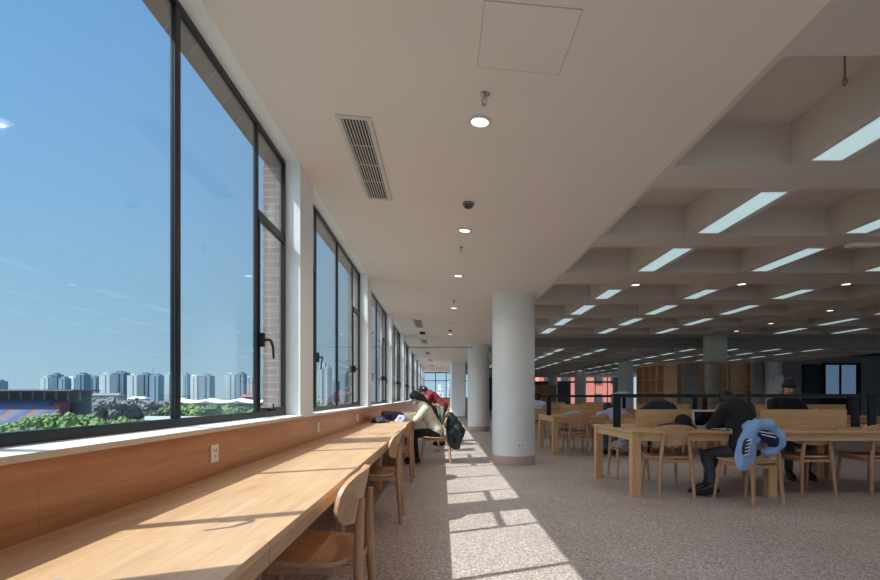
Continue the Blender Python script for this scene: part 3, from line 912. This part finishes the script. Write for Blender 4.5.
# reader in cream at the window desk (faces -X)
person('person in a cream jumper with long black hair, bent over the window desk', (-.06, 8.98, 0), R(90),
       (0, .02, .56), (0, .20, .86), (0, .28, 1.00), (0, .385, 1.11), (0, .75, -.62),
       [((-.17, .22, .93), (-.24, .36, .76), (-.10, .60, .77), (.3, .8, -.05)), ((.17, .22, .93), (.24, .36, .76), (.10, .60, .77), (-.3, .8, -.05))],
       [((-.10, .03, .52), (-.13, .42, .50), (-.13, .36, .085), (-.14, .5, .03)), ((.10, .03, .52), (.13, .42, .50), (.14, .40, .085), (.15, .56, .03))], M['cream'], M['blackcloth'], 'long', mask=True, bulk=.014)
# person in maroon, standing bent over
person('person in a maroon jacket leaning over the far window desk', (-.04, 12.2, 0), R(80),
       (0, -.08, .92), (0, .18, 1.16), (0, .28, 1.24), (0, .39, 1.27), (0, .55, -.85),
       [((-.17, .2, 1.16), (-.22, .32, .92), (-.14, .50, .76), (.1, .8, -.1)), ((.17, .2, 1.16), (.22, .32, .92), (.14, .50, .76), (-.1, .8, -.1))],
       [((-.10, -.08, .88), (-.11, -.02, .48), (-.12, -.10, .085), (-.13, .06, .03)), ((.10, -.08, .88), (.11, .03, .48), (.12, 0, .085), (.13, .16, .03))], M['maroon'], M['darkgrey'])
# person in black beside the blue jacket
person('person dressed in black slumped over the nearest table beside the blue jacket', (3.44, 5.92, 0), R(20),
       (0, -.02, .56), (.02, .08, .92), (.04, .16, 1.05), (.06, .25, 1.08), (.15, .75, -.65),
       [((-.15, .10, .99), (-.17, .26, .80), (.0, .46, .80), (.8, .5, 0)), ((.20, .12, .99), (.27, .32, .80), (.14, .52, .80), (-.8, .4, 0))],
       [((-.10, .0, .52), (-.24, .30, .46), (-.36, .08, .12), (-.44, .20, .06)), ((.10, .0, .52), (-.04, .36, .46), (-.24, .30, .085), (-.34, .42, .03))], M['blackcloth'], M['darkgrey'], bulk=.02)
# person in black facing the camera
person('black-haired person in black facing the camera behind the nearest table', (5.0, 7.62, 0), R(172),
       (0, .0, .56), (0, .08, .98), (0, .13, 1.14), (0, .18, 1.275), (0, .72, -.6),
       [((-.18, .08, 1.05), (-.25, .22, .83), (-.08, .42, .79), (.5, .7, 0)), ((.18, .08, 1.05), (.25, .22, .83), (.08, .42, .79), (-.5, .7, 0))],
       SITLEGS, M['blackcloth'], M['darkgrey'])
# second row people, backs to us
person('person in lavender slumped over the second row table', (3.42, 9.92, 0), R(6),
       (0, .0, .56), (0, .22, .80), (0, .34, .86), (-.04, .45, .90), (.1, .7, -.7),
       [((-.17, .22, .82), (-.27, .40, .79), (-.08, .56, .79), (.8, .4, 0)), ((.17, .22, .82), (.27, .40, .79), (.08, .60, .79), (-.8, .3, 0))],
       SITLEGS, M['lavender'], M['jeans'])
person('person in navy hunched over the second row table', (4.26, 9.95, 0), R(-4),
       (0, .0, .58), (0, .16, .93), (0, .28, 1.0), (0, .39, .99), (0, .6, -.8),
       [((-.18, .18, .93), (-.34, .36, .80), (-.10, .52, .79), (.8, .4, 0)), ((.18, .18, .93), (.32, .36, .80), (.08, .52, .79), (-.8, .4, 0))],
       SITLEGS, M['navy'], M['darkgrey'], bulk=.03)
person('dark-haired person in pale grey seated beyond the nearest column', (2.62, 14.15, 0), R(-3),
       (0, .0, .56), (0, .06, .90), (0, .10, 1.0), (0, .13, 1.10), (0, .8, -.4),
       [((-.18, .06, .93), (-.25, .16, .78), (-.08, .40, .79), (.5, .7, 0)), ((.18, .06, .93), (.25, .16, .78), (.08, .40, .79), (-.5, .7, 0))],
       SITLEGS, M['palegrey'], M['jeans'], scale=1.0)

# ------------------------------------------------------------------ clothes and things on furniture
def drape(name, label, cat, loc, rz, mat, w=.5, fr=.25, bk=.45, top=.82, seed=0, flare=.25, lining=None, sleeves=True, yb=-.27):
    o = thing(name, label, cat, loc, rz)
    L = fr + bk
    def fn(u, v):
        s = v * L; a = (u - .5)
        wv = w * (1 + flare * max(0, (s - fr)) / bk)
        x = a * wv
        n = noise.noise(Vector((u * 3.2 + seed, v * 2.6, seed))) ; n2 = noise.noise(Vector((u * 7 + seed, v * 1.6, seed + 5)))
        if s < fr: y, z = yb + .06 + .01, top - (fr - s)
        else: y, z = yb - .045, top - (s - fr)
        t = max(-1, min(1, (s - fr) / .05))
        if abs(s - fr) < .05: y = yb + .015 - t * .055; z = top - .05 + .05 * math.sqrt(1 - t * t) 
        y += .035 * n2 - .05 * n * (s > fr) ; z += .03 * n - .06 * abs(a) * (s > fr) * 1.0
        y += .5 * x * x
        z = min(z, top + .03)
        return (x + .03 * n, y, max(.06, z))
    MB().grid(fn, 26, 26, .014).build('cloth', mat, o, smooth=True)
    if lining:
        def f2(u, v):
            p = Vector(fn(.25 + .5 * u, .30 + .28 * v)); p.y -= .018 ; p.z += .004; return p
        MB().grid(f2, 12, 12, .006).build('lining', lining, o, smooth=True)
    if sleeves:
        for s in (-1, 1):
            skin_mesh('sleeve', [[((s * w * .36, yb - .06, top - .04), .055), ((s * w * .46, yb - .085, top - .2), .052), ((s * w * .44 + .03, yb - .08, top - .34), .045), ((s * w * .40 + .03, yb - .07, top - .43), .04)]], mat, o)
    return o
jk = thing('denim_jacket', 'light blue jacket with navy striped lining hung over a chair back', 'jacket', (3.33, 5.67, 0), R(15))
jy = -.33
def jx(x, y, z): return (x - .12, jy + y, z)
fused('body', [[(jx(-.30, -.02, .44), .05), (jx(-.27, -.01, .56), .07), (jx(-.24, 0, .68), .07), (jx(-.18, 0, .78), .07), (jx(-.06, .02, .85), .07), (jx(.07, .01, .83), .075), (jx(.16, 0, .75), .07), (jx(.18, -.01, .65), .065), (jx(.10, -.02, .585), .055), (jx(-.01, -.02, .58), .045)],
               [(jx(-.20, 0, .74), .06), (jx(-.17, -.01, .62), .055), (jx(-.21, -.02, .50), .055)], [(jx(-.26, -.01, .60), .06), (jx(-.14, 0, .70), .06), (jx(-.02, .02, .80), .06)], [(jx(-.10, .08, .83), .06), (jx(.05, .09, .81), .06), (jx(.08, .12, .68), .05), (jx(-.08, .12, .68), .05)]],
      M['blue'], jk, .010, 4, rough=.02)
fused('lining', [[(jx(-.14, -.01, .77), .05), (jx(-.03, -.03, .75), .055), (jx(.08, -.03, .70), .055), (jx(.10, -.02, .64), .045)], [(jx(-.28, -.06, .70), .03), (jx(-.31, -.07, .58), .028)]], M['navy'], jk, .010, 2, rough=.012)
for i in range(5):
    z = .56 + .035 * i
    MB().obox(jx(-.345 + i * .008, -.098, z), jx(-.285 + i * .008, -.095, z + .012), .010, .008).build('stripe', M['paper'], jk)
for i in range(2):
    MB().obox(jx(-.14 + i * .03, -.075, .79 - i * .03), jx(.02 + i * .03, -.09, .765 - i * .04), .008, .010).build('stripe', M['paper'], jk)
cj = thing('black_coat', 'glossy black coat hanging over the back of the reader\'s chair', 'coat', (-.12, 8.98, 0), R(90))
cc_ = []
for k in (-.17, -.06, .06, .17):
    cc_.append([((k, -.20, .74), .05), ((k, -.27, .80), .07), ((k * 1.1, -.34, .70), .09), ((k * 1.25, -.42, .55), .10), ((k * 1.1, -.38 + .1 * abs(k), .38 + k * .4), .08)])
    cc_.append([((k, -.28, .66), .07), ((k, -.28, .50), .08), ((k, -.30, .40 + k * .3), .07)])
cc_.append([((.0, -.26, .42), .06), ((0, -.27, .26), .035)])
fused('shell', cc_, M['leather'], cj, .012, 6, rough=.016)
fused('sleeve', [[((.24, -.34, .68), .055), ((.27, -.42, .52), .05), ((.25, -.44, .40), .045)]], M['leather'], cj, .012, 3, rough=.02)
drape('green_jacket', 'grey-green patterned jacket over the chair beyond the reader', 'jacket', (-.33, 10.9, 0), R(90), M['green'], .46, .15, .42, .98, 14, .1)

def lump(name, label, cat, c, dims, mat, seed=0, fold=.35, parent=None, group=None, sub=4):
    bm = bmesh.new(); bmesh.ops.create_icosphere(bm, subdivisions=sub, radius=1)
    for v_ in bm.verts:
        p_ = v_.co.copy()
        n = noise.noise(p_ * 1.7 + Vector((seed, 0, 0))) * fold + abs(noise.noise(p_ * 4.5 + Vector((0, seed, 0)))) * fold * .6
        p_ *= 1 + n
        z = max(p_.z, -.15)
        v_.co = Vector((p_.x * dims[0] / 2, p_.y * dims[1] / 2, (z + .15) * dims[2] / 1.3))
    me = bpy.data.meshes.new(name); bm.to_mesh(me); bm.free(); me.materials.append(mat)
    for pl in me.polygons: pl.use_smooth = True
    o = bpy.data.objects.new(name, me); COL.objects.link(o); o.location = c
    if parent: o.parent = parent
    if label: tag(o, label, cat, group)
    return o
lump('folded_coat', 'dark navy coat heaped on the window desk before the reader', 'coat', (-.86, 8.95, .733), (.42, .75, .17), M['plum'], 2, .5)
lump('grey_bag', 'pale grey cloth bag lying beside the heaped coat', 'bag', (-.66, 8.55, .733), (.16, .34, .11), M['lavender'], 5, .4)
lump('scarf', 'grey scarf crumpled at the near end of the heaped coat', 'scarf', (-.98, 8.2, .733), (.24, .42, .08), M['darkgrey'], 8, .5)
lump('folded_cloth', 'teal and white clothes folded on the second row table', 'clothes', (2.65, 10.42, .752), (.42, .34, .10), M['teal'], 11, .4)
lump('seat_cloth', 'light blue cloth lying on the chair seat under the table end', 'clothes', (2.62, 7.34, .452), (.36, .32, .09), M['palegrey'], 13, .4)
lump('blue_cap', 'pale blue cap resting on the end of the nearest light bar', 'cap', (2.30, 6.63, 1.1725), (.18, .12, .035), M['teal'], 16, .15)

# black cap on the near table
o = thing('baseball_cap', 'black cap lying on a dark plum pouch on the nearest table', 'cap', (2.98, 6.42, .80), R(170))
MB().lathe([(.095, 0), (.098, .03), (.09, .07), (.065, .105), (.03, .12), (.004, .122)], n=28).build('crown', M['blackcloth'], o, smooth=True)
def brim(u, v):
    a = PI * (.12 + .76 * u); r = .09 + .07 * v * math.sin(a); return (math.cos(a) * (.09 + .02 * v) , math.sin(a) * r + .01, .008 - .012 * (2 * u - 1) ** 2)
MB().grid(brim, 14, 4, .006).build('brim', M['blackcloth'], o, smooth=True)
MB().lathe([(.008, .12), (.006, .128), (.001, .129)], n=10).build('button', M['blackcloth'], o)
lump('pouch', 'flat dark plum pouch under the black cap', 'bag', (2.90, 6.42, .752), (.46, .24, .075), M['plum'], 21, .15)
# laptop
o = thing('laptop', 'open silver laptop with dark screen on the nearest table', 'laptop', (3.27, 6.33, .752), R(-8))
lb_ = MB().box(-.155, .155, -.11, .11, 0, .014).build('base', M['silver'], o, bevel=.004)
MB().box(-.13, .13, -.02, .085, .0141, .0155).build('keyboard', M['screen'], lb_)
MB().box(-.045, .045, -.10, -.035, .0141, .0148).build('trackpad', M['ventwhite'], lb_)
lid = MB(); a = R(14)
def lq(x, t, off): return (x, .112 + math.sin(a) * t + off * math.cos(a), .014 + math.cos(a) * t - off * math.sin(a))
def slab(mb, x0, x1, t0, t1, o0, o1):
    vs = [lq(x, t, f) for x in (x0, x1) for t in (t0, t1) for f in (o0, o1)]
    mb.add(vs, [(0, 1, 3, 2), (4, 6, 7, 5), (0, 4, 5, 1), (2, 3, 7, 6), (0, 2, 6, 4), (1, 5, 7, 3)])
slab(lid, -.155, .155, 0, .205, 0, .006); ll_ = lid.build('lid', M['silver'], o)
sc = MB(); slab(sc, -.135, .135, .016, .19, -.0015, 0); sc.build('screen', M['screen'], ll_)
# papers hanging at table edge
o = thing('paper_sheets', 'white sheets of paper slipping off the table edge by the laptop', 'paper', (3.42, 5.98, .753), R(14))
def sheet(u, v):
    x = -.17 + .30 * u; y = .18 - .30 * v; z = .004 + .02 * math.sin(u * 4 + v) * (1 - u)
    if v > .8: z -= (v - .8) * .35 ; y = .18 - .30 * .8 - (v - .8) * .08
    return (x, y, z + .004 * 1)
MB().grid(sheet, 12, 12, .002).build('top_sheet', M['paper'], o, smooth=True)
def sheet2(u, v): return (-.26 + .21 * u, .14 - .2 * v + .05 * u, .003 + .012 * math.sin(3 * u + 1))
MB().grid(sheet2, 8, 8, .002).build('under_sheet', M['paper'], o, smooth=True)
o = thing('bottle', 'round white bottle cap just showing at the bottom left corner of the desk', 'bottle', (-.67, .893, .733))
MB().lathe([(.026, 0), (.028, .006), (.028, .055), (.02, .072)], n=24).build('body', M['plastic'], o, smooth=True)
MB().lathe([(.021, .072), (.021, .084), (.018, .087)], n=24).build('cap', M['paper'], o, smooth=True)
# bottle on second table
o = thing('water_bottle', 'dark upright bottle on the table behind the right wooden screen', 'bottle', (5.02, 6.95, .752))
MB().lathe([(.033, 0), (.035, .01), (.035, .16), (.022, .19)], n=20).build('body', M['black'], o, smooth=True)
MB().lathe([(.024, .19), (.024, .225)], n=20).build('cap', M['silver'], o, smooth=True)

# ------------------------------------------------------------------ bookcases
def bookcase(label, loc, rz, L=3.6, Hh=2.1, D=.35, cols=4, rows=5, back=True):
    o = thing('bookcase', label, 'bookcase', loc, rz)
    t = .035
    for x in (0, L - t): MB().box(x, x + t, 0, D, 0, Hh).build('side_panel', M['shelfwood'], o)
    MB().box(-.04, L + .04, -.03, D + .03, Hh, Hh + .05).build('top', M['shelfwood'], o)
    for i in range(1, cols): MB().box(L * i / cols - t / 2, L * i / cols + t / 2, .01, D - .01, 0, Hh).build('divider', M['shelfwood'], o)
    for j in range(rows): MB().box(t, L - t, .012, D - .012, .08 + j * (Hh - .1) / rows, .105 + j * (Hh - .1) / rows).build('shelf', M['shelfwood'], o)
    if back: MB().box(t, L - t, D / 2 - .006, D / 2 + .006, 0, Hh).build('back_panel', M['shelfwood'], o)
    return o
bookcase('open oak bookcase with square compartments running away beside the tables', (6.2, 16.55, 0), R(-90), L=2.1, Hh=2.03, cols=4)
bookcase('oak bookcase facing the tables, right of the compartment bookcase', (6.66, 15.9, 0), 0, L=2.1, Hh=2.15, cols=3, back=False)
bookcase('tall oak bookcase beyond the far round column', (8.95, 16.1, 0), 0, L=.66, Hh=2.2, cols=1)
bookcase('far small bookcase seen between the nearest column and the tables', (6.2, 37, 0), 0, L=2.0, Hh=1.9, cols=3)
o = thing('notice_board', 'pale notice sheet in a frame on the far white column', 'sign', (16.4, 25.7 - .42, 0))
MB().box(-.26, .2, -.03, .0, 1.45, 2.15).build('panel', M['paper'], o)
MB().box(-.28, -.26, -.035, .0, 1.43, 2.17).box(.2, .22, -.035, .0, 1.43, 2.17).box(-.26, .2, -.035, 0, 2.15, 2.17).box(-.26, .2, -.035, 0, 1.43, 1.45).build('frame', M['silver'], o)

# ------------------------------------------------------------------ outdoors
ZG = -14.0
def at(px, D): return (px - 441.5) / 520 * D
tag(MB().box(-3000, 3000, 60, 4000, ZG - 1, ZG).box(-3000, -1.6, -200, 60, ZG - 1, ZG).build('ground', leaf_mat('ground_green', (104, 108, 96), (126, 126, 116), .02)), kind='structure')
LV = [leaf_mat('leaf_spring', (96, 120, 76), (132, 152, 100), .5), leaf_mat('leaf_mid', (78, 98, 78), (108, 126, 98), .5), leaf_mat('leaf_bare', (106, 110, 112), (134, 134, 132), .5)]  # crown tones greyed to carry distance haze
bark = plain('bark', (88, 76, 68), .9)
def make_tree(kind, seed):
    o = thing('tree', 'x', 'tree')
    bm = bmesh.new()
    rnd = random.Random(seed)
    for i in range(7):
        a = rnd.uniform(0, 2 * PI); r_ = rnd.uniform(0, 2.0); z = rnd.uniform(3.4, 6.2)
        rad = rnd.uniform(1.3, 2.1) * (1 if kind < 2 else .9)
        mt = Matrix.Translation((math.cos(a) * r_, math.sin(a) * r_, z))
        res = bmesh.ops.create_icosphere(bm, subdivisions=3, radius=rad, matrix=mt)
        for v_ in res['verts']:
            c_ = Vector((math.cos(a) * r_, math.sin(a) * r_, z)); d_ = v_.co - c_
            v_.co = c_ + d_ * (1 + .45 * noise.noise(v_.co * 1.5 + Vector((seed, 0, 0))) + .25 * noise.noise(v_.co * 4.2))
    me = bpy.data.meshes.new('crown'); bm.to_mesh(me); bm.free(); me.materials.append(LV[kind])
    c_ = bpy.data.objects.new('crown', me); COL.objects.link(c_); c_.parent = o
    MB().tube([(0, 0, 0), (.1, 0, 2), (0, .1, 4.5)], [.25, .18, .1], 8).build('trunk', bark, o)
    return o
TL = ['bright green leafy tree in the belt below the windows', 'dark green leafy tree in the belt below the windows', 'bare grey-brown tree standing behind the green trees']
TG = ['bright green trees outside', 'dark green trees outside', 'bare trees outside']
protos = [make_tree(k, 3 + k) for k in range(3)]
used = [False] * 3
def tree(k, px, D, top_y, wide=1.0):
    x = at(px, D); ztop = H + (396.5 - top_y) / 520 * D
    s = (ztop - ZG) / 7.6
    if not used[k]: q = protos[k]; used[k] = True; q.location = (x, D, ZG)
    else: q = dup(protos[k], (x, D, ZG))
    q.rotation_euler = (0, 0, random.uniform(0, 6.28)); q.scale = (s * .62 * wide, s * .62 * wide, s)
    q['label'] = TL[k]; q['group'] = TG[k]
rnd = random.Random(5)
for px in range(68, 165, 6): tree(2, px + rnd.uniform(-2, 2), 290 + rnd.uniform(-15, 15), 402 + rnd.uniform(-2.5, 2.5), 1.7)
for px in range(165, 295, 9): tree(1 if rnd.random() < .7 else 0, px, 240 + rnd.uniform(-10, 10), 407 + rnd.uniform(-2.5, 1.5), 1.8)
for px in range(-20, 300, 9):       # far belt
    tree(2 if 70 < px < 150 else 1, px + rnd.uniform(-4, 4), 330 + rnd.uniform(-30, 30), (399 if 70 < px < 150 else 405) + rnd.uniform(-2, 2), 1.9)
for px in range(-30, 300, 11):       # middle belt
    k = 0 if 20 < px < 110 or rnd.random() < .4 else 1
    ty = 413 if 45 < px < 100 else 418
    if px < 20: ty = 424
    tree(k, px + rnd.uniform(-4, 4), 170 + rnd.uniform(-15, 15), ty + rnd.uniform(-2, 3), 1.6)
for px in range(-30, 290, 15):       # near belt
    tree(rnd.choice((0, 1)), px + rnd.uniform(-5, 5), 110 + rnd.uniform(-8, 8), 429 + rnd.uniform(-2, 3) - max(0, (px - 120) * .03), 1.6)
for px in (320, 332, 344, 352):
    tree(1, px, 200, 404, 1)

TW = [tower_mat('tower_haze_pale', (196, 204, 206), (158, 172, 182)), tower_mat('tower_haze_blue', (140, 160, 174), (104, 128, 148)), tower_mat('tower_haze_dark', (112, 134, 152), (86, 108, 130)), tower_mat('tower_white', (220, 224, 222), (190, 198, 202))]  # bluish greys put aerial haze into the tower colours
def tower(px0, px1, top, mt, D=1400, label='pale apartment tower'):
    x0, x1 = at(px0, D), at(px1, D); z = H + (396.5 - top) / 520 * D; dd = min(x1 - x0, 24)
    o = thing('apartment_tower', label, 'building', ((x0 + x1) / 2, D, ZG))
    hw = (x1 - x0) / 2; hz = z - ZG
    MB().box(-hw, hw, 0, dd, 0, hz - 3).box(-hw * .55, hw * .1, -2.2, 0, 0, hz - 5).box(hw * .35, hw * .85, -2.2, 0, 0, hz - 5).build('wall', TW[mt], o)
    MB().box(-hw * .5, hw * .3, dd * .2, dd * .8, hz - 3, hz + 1.5).box(hw * .4, hw * .7, dd * .3, dd * .7, hz - 3, hz).build('roof_block', TW[mt], o)
    MB().box(-hw, hw, -.5, -.01, hz - 4, hz - 3).build('cornice', TW[0], o)
    return o
tl = [(40, 49, 376, 0), (49.5, 58, 373.5, 2), (58.5, 66, 377, 1), (66, 75, 376.5, 3), (76, 85, 373, 2), (86, 97, 376, 1), (99, 111, 373, 0), (111.5, 125, 371.5, 2), (127, 138, 374, 0), (138.5, 149, 373, 2), (149.5, 159.5, 374, 1), (165.5, 173, 372.5, 0), (183, 188, 373.5, 1), (188.5, 198, 375, 3), (199, 211, 374.5, 1), (224, 235.5, 373, 0), (236, 244, 372.5, 1), (244.5, 253, 376, 0), (262, 269, 374, 1), (-8, 1, 380, 1), (329, 338, 380, 1), (345, 349, 372, 2)]
words_ = ['pale', 'hazy blue', 'hazy blue-grey', 'white']
for i, (a, b, t, mt) in enumerate(tl):
    where = 'left pane, left part' if b < 64 else 'left pane, middle' if b < 113 else 'left pane, right part' if b < 175 else 'second pane, left part' if b < 212 else 'second pane, right part' if b < 256 else 'narrow sash and beyond'
    tower(a, b, t, mt, 1400 + (i % 2) * 60, '%s apartment tower of the skyline, %s' % (words_[mt], where))['group'] = 'skyline towers, %s, %s' % (words_[mt], where)
tower(315, 329, 364, 0, 600, 'large pale apartment tower seen through the second window')
tower(375, 381, 360, 1, 700, 'hazy blue-grey tower seen through the third window')
for a, b, t, mt in ((436, 444, 386, 3), (446, 452, 383, 0)):
    tower(a, b, t, mt, 420, '%s building seen through the end window' % words_[mt])
o = thing('mast', 'thin mast rising above the skyline towers', 'mast', (at(153, 1600), 1600, ZG))
MB().tube([(0, 0, 0), (0, 0, 14 + 94)], [1.5, .5], 6).build('pole', TW[2], o)
# stadium
SD = 225
o = thing('stadium_stand', 'stadium stand with blue and coral seats under a flat dark roof', 'stadium', (0, SD, 0))
xr, xl = at(72, SD), at(-60, SD)
def zz(y, D=SD): return H + (396.5 - y) / 520 * D
roofm = plain('stadium_roof', (104, 112, 126), .7); slabm = plain('stadium_concrete', (148, 152, 160), .85)
bluem = plain('blue_seats', (86, 100, 136), .8); redm = plain('red_seats', (132, 90, 102), .8)  # seat colours dulled, distance haze mixed in
MB().box(xl, xr + 3, -4, 14, zz(391), zz(389.6)).build('roof', roofm, o)
MB().box(xl, xr, 12, 13, ZG, zz(391)).build('rear_wall', slabm, o)
m = MB()
x = xr - 1
while x > xl: m.box(x - .35, x + .35, 6, 6.7, zz(401), zz(391)); x -= 5.2
m.build('pillars', slabm, o)
def rake(mb, x0, x1, y0, z0, y1, z1, n=10):
    for i in range(n):
        a = i / n; b = (i + 1) / n
        mb.box(x0, x1, y0 + (y1 - y0) * a, y0 + (y1 - y0) * b, ZG, z0 + (z1 - z0) * b)
m = MB(); rake(m, xl, at(46, SD), 0, zz(408), 6, zz(399.5)); m.build('upper_seats', bluem, o)
m = MB(); rake(m, at(46, SD), at(60, SD), 0, zz(408), 6, zz(401)); m.build('upper_end_seats', redm, o)
m = MB(); rake(m, xl, at(63, SD), -14, zz(421), -1, zz(409.5)); m.build('lower_seats', seats_mat(), o)
# tent roof hall
o = thing('tent_roof_hall', 'low hall with a white wavy tent roof beyond the trees', 'building', (0, 300, 0))
def tent(u, v):
    px = 182 + 90 * u; yy = 398.2 + 2.2 * abs(math.sin(u * 3 * PI)) + v * 2.6
    return (at(px, 300), -v * 8, H + (396.5 - yy) / 520 * 300)
MB().grid(tent, 60, 4, .3).build('membrane_roof', M['paper'], o, smooth=True)
MB().box(at(182, 300), at(272, 300), 0, 6, ZG, H - 3.8).build('wall', slabm, o)
# near flat roof with white parapet
o = thing('flat_roof_building', 'low building with a bright white parapet just outside the window', 'building', (0, 60, 0))
MB().box(at(146, 60), at(215, 60), 0, 14, ZG, H - 24 / 520 * 60).build('wall', slabm, o)
MB().box(at(145.5, 60), at(216, 60), -.2, .2, H - 23.5 / 520 * 60, H - 19.8 / 520 * 60).build('parapet', M['paper'], o)
# low red and pale houses
for i, (a, b, t, col, l) in enumerate(((90, 118, 393, (134, 116, 124), 'long low mauve-roofed building before the towers'), (128, 144, 396.5, (206, 198, 190), 'low pale house before the towers'), (240, 255, 394.5, (156, 104, 98), 'low red-roofed building beside the last towers'))):
    D = 420
    o = thing('low_house', l, 'building', (0, D, 0))
    mm = plain('house_%d' % i, col, .8)
    MB().box(at(a, D), at(b, D), 0, 10, ZG, zz(t, D) - 2).build('wall', slabm, o)
    x0, x1, z = at(a, D) - 1, at(b, D) + 1, zz(t, D)
    MB().add([(x0, -1, z - 2), (x1, -1, z - 2), (x1, 11, z - 2), (x0, 11, z - 2), (x0 + 2, 5, z), (x1 - 2, 5, z)], [(0, 1, 5, 4), (2, 3, 4, 5), (1, 2, 5), (3, 0, 4), (3, 2, 1, 0)]).build('roof', mm, o)
# red building beyond the hall's back glazing
o = thing('red_building', 'salmon red building seen through the far hall windows', 'building', (0, 75, 0))
MB().box(14, 26, 0, 10, ZG, 12).build('wall', plain('salmon_render', (226, 128, 108), .8), o)
for i in range(5):
    MB().box(14.8 + 2.4 * i, 15.9 + 2.4 * i, -.1, .05, -1.5, 1.5).build('window', M['darkgrey'], o)
    MB().box(14.8 + 2.4 * i, 15.9 + 2.4 * i, -.1, .05, 3, 6).build('window', M['darkgrey'], o)

# ------------------------------------------------------------------ light
sun_to = Vector((1, .44, -1.316)).normalized()
sl = bpy.data.lights.new('sun', 'SUN'); sl.energy = 7.0; sl.angle = R(.55); sl.color = (1, .95, .89)
so = bpy.data.objects.new('sun', sl); COL.objects.link(so); so.rotation_euler = sun_to.to_track_quat('-Z', 'Y').to_euler()
W = bpy.data.worlds.new('sky'); scene.world = W; W.use_nodes = True
nt = W.node_tree; bg = nt.nodes['Background']
tc = nt.nodes.new('ShaderNodeTexCoord'); sp = nt.nodes.new('ShaderNodeSeparateXYZ')
nt.links.new(tc.outputs['Generated'], sp.inputs[0])
cr = nt.nodes.new('ShaderNodeValToRGB'); els = cr.color_ramp.elements
els[0].position = 0; els[0].color = srgb(190, 214, 228)
els[1].position = 1; els[1].color = srgb(98, 152, 212)
e = els.new(.12); e.color = srgb(172, 206, 230)
e = els.new(.30); e.color = srgb(148, 194, 234)
e = els.new(.55); e.color = srgb(124, 178, 234)
nt.links.new(sp.outputs[2], cr.inputs['Fac'])
# bright glow around the sun, out of view, added to fill the room with light
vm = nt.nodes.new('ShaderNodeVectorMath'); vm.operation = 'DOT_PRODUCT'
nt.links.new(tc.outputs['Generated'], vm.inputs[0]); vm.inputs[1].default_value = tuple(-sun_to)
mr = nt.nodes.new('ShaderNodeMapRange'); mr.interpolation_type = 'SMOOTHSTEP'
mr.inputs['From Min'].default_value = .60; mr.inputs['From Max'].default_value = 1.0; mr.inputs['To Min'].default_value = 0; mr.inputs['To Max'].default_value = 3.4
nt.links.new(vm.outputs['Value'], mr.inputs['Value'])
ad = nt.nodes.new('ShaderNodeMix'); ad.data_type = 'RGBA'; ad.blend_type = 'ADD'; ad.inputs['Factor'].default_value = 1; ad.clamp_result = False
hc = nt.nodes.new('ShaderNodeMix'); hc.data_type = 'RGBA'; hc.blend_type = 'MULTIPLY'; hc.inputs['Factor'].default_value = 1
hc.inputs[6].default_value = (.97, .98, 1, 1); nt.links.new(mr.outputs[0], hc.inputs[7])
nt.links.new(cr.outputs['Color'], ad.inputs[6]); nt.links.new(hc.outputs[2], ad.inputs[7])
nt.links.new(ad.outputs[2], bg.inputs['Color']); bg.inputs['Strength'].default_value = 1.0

vs_ = scene.view_settings
scene.display_settings.display_device = 'sRGB'
vs_.view_transform = 'Standard'; vs_.look = 'None'; vs_.exposure = 0; vs_.gamma = 1
vs_.use_curve_mapping = False
scene.cycles.max_bounces = 10; scene.cycles.diffuse_bounces = 6; scene.cycles.transparent_max_bounces = 24
scene.cycles.caustics_reflective = False; scene.cycles.caustics_refractive = False
scene.cycles.sample_clamp_indirect = 6

bpy.data.scenes.remove(TMP)
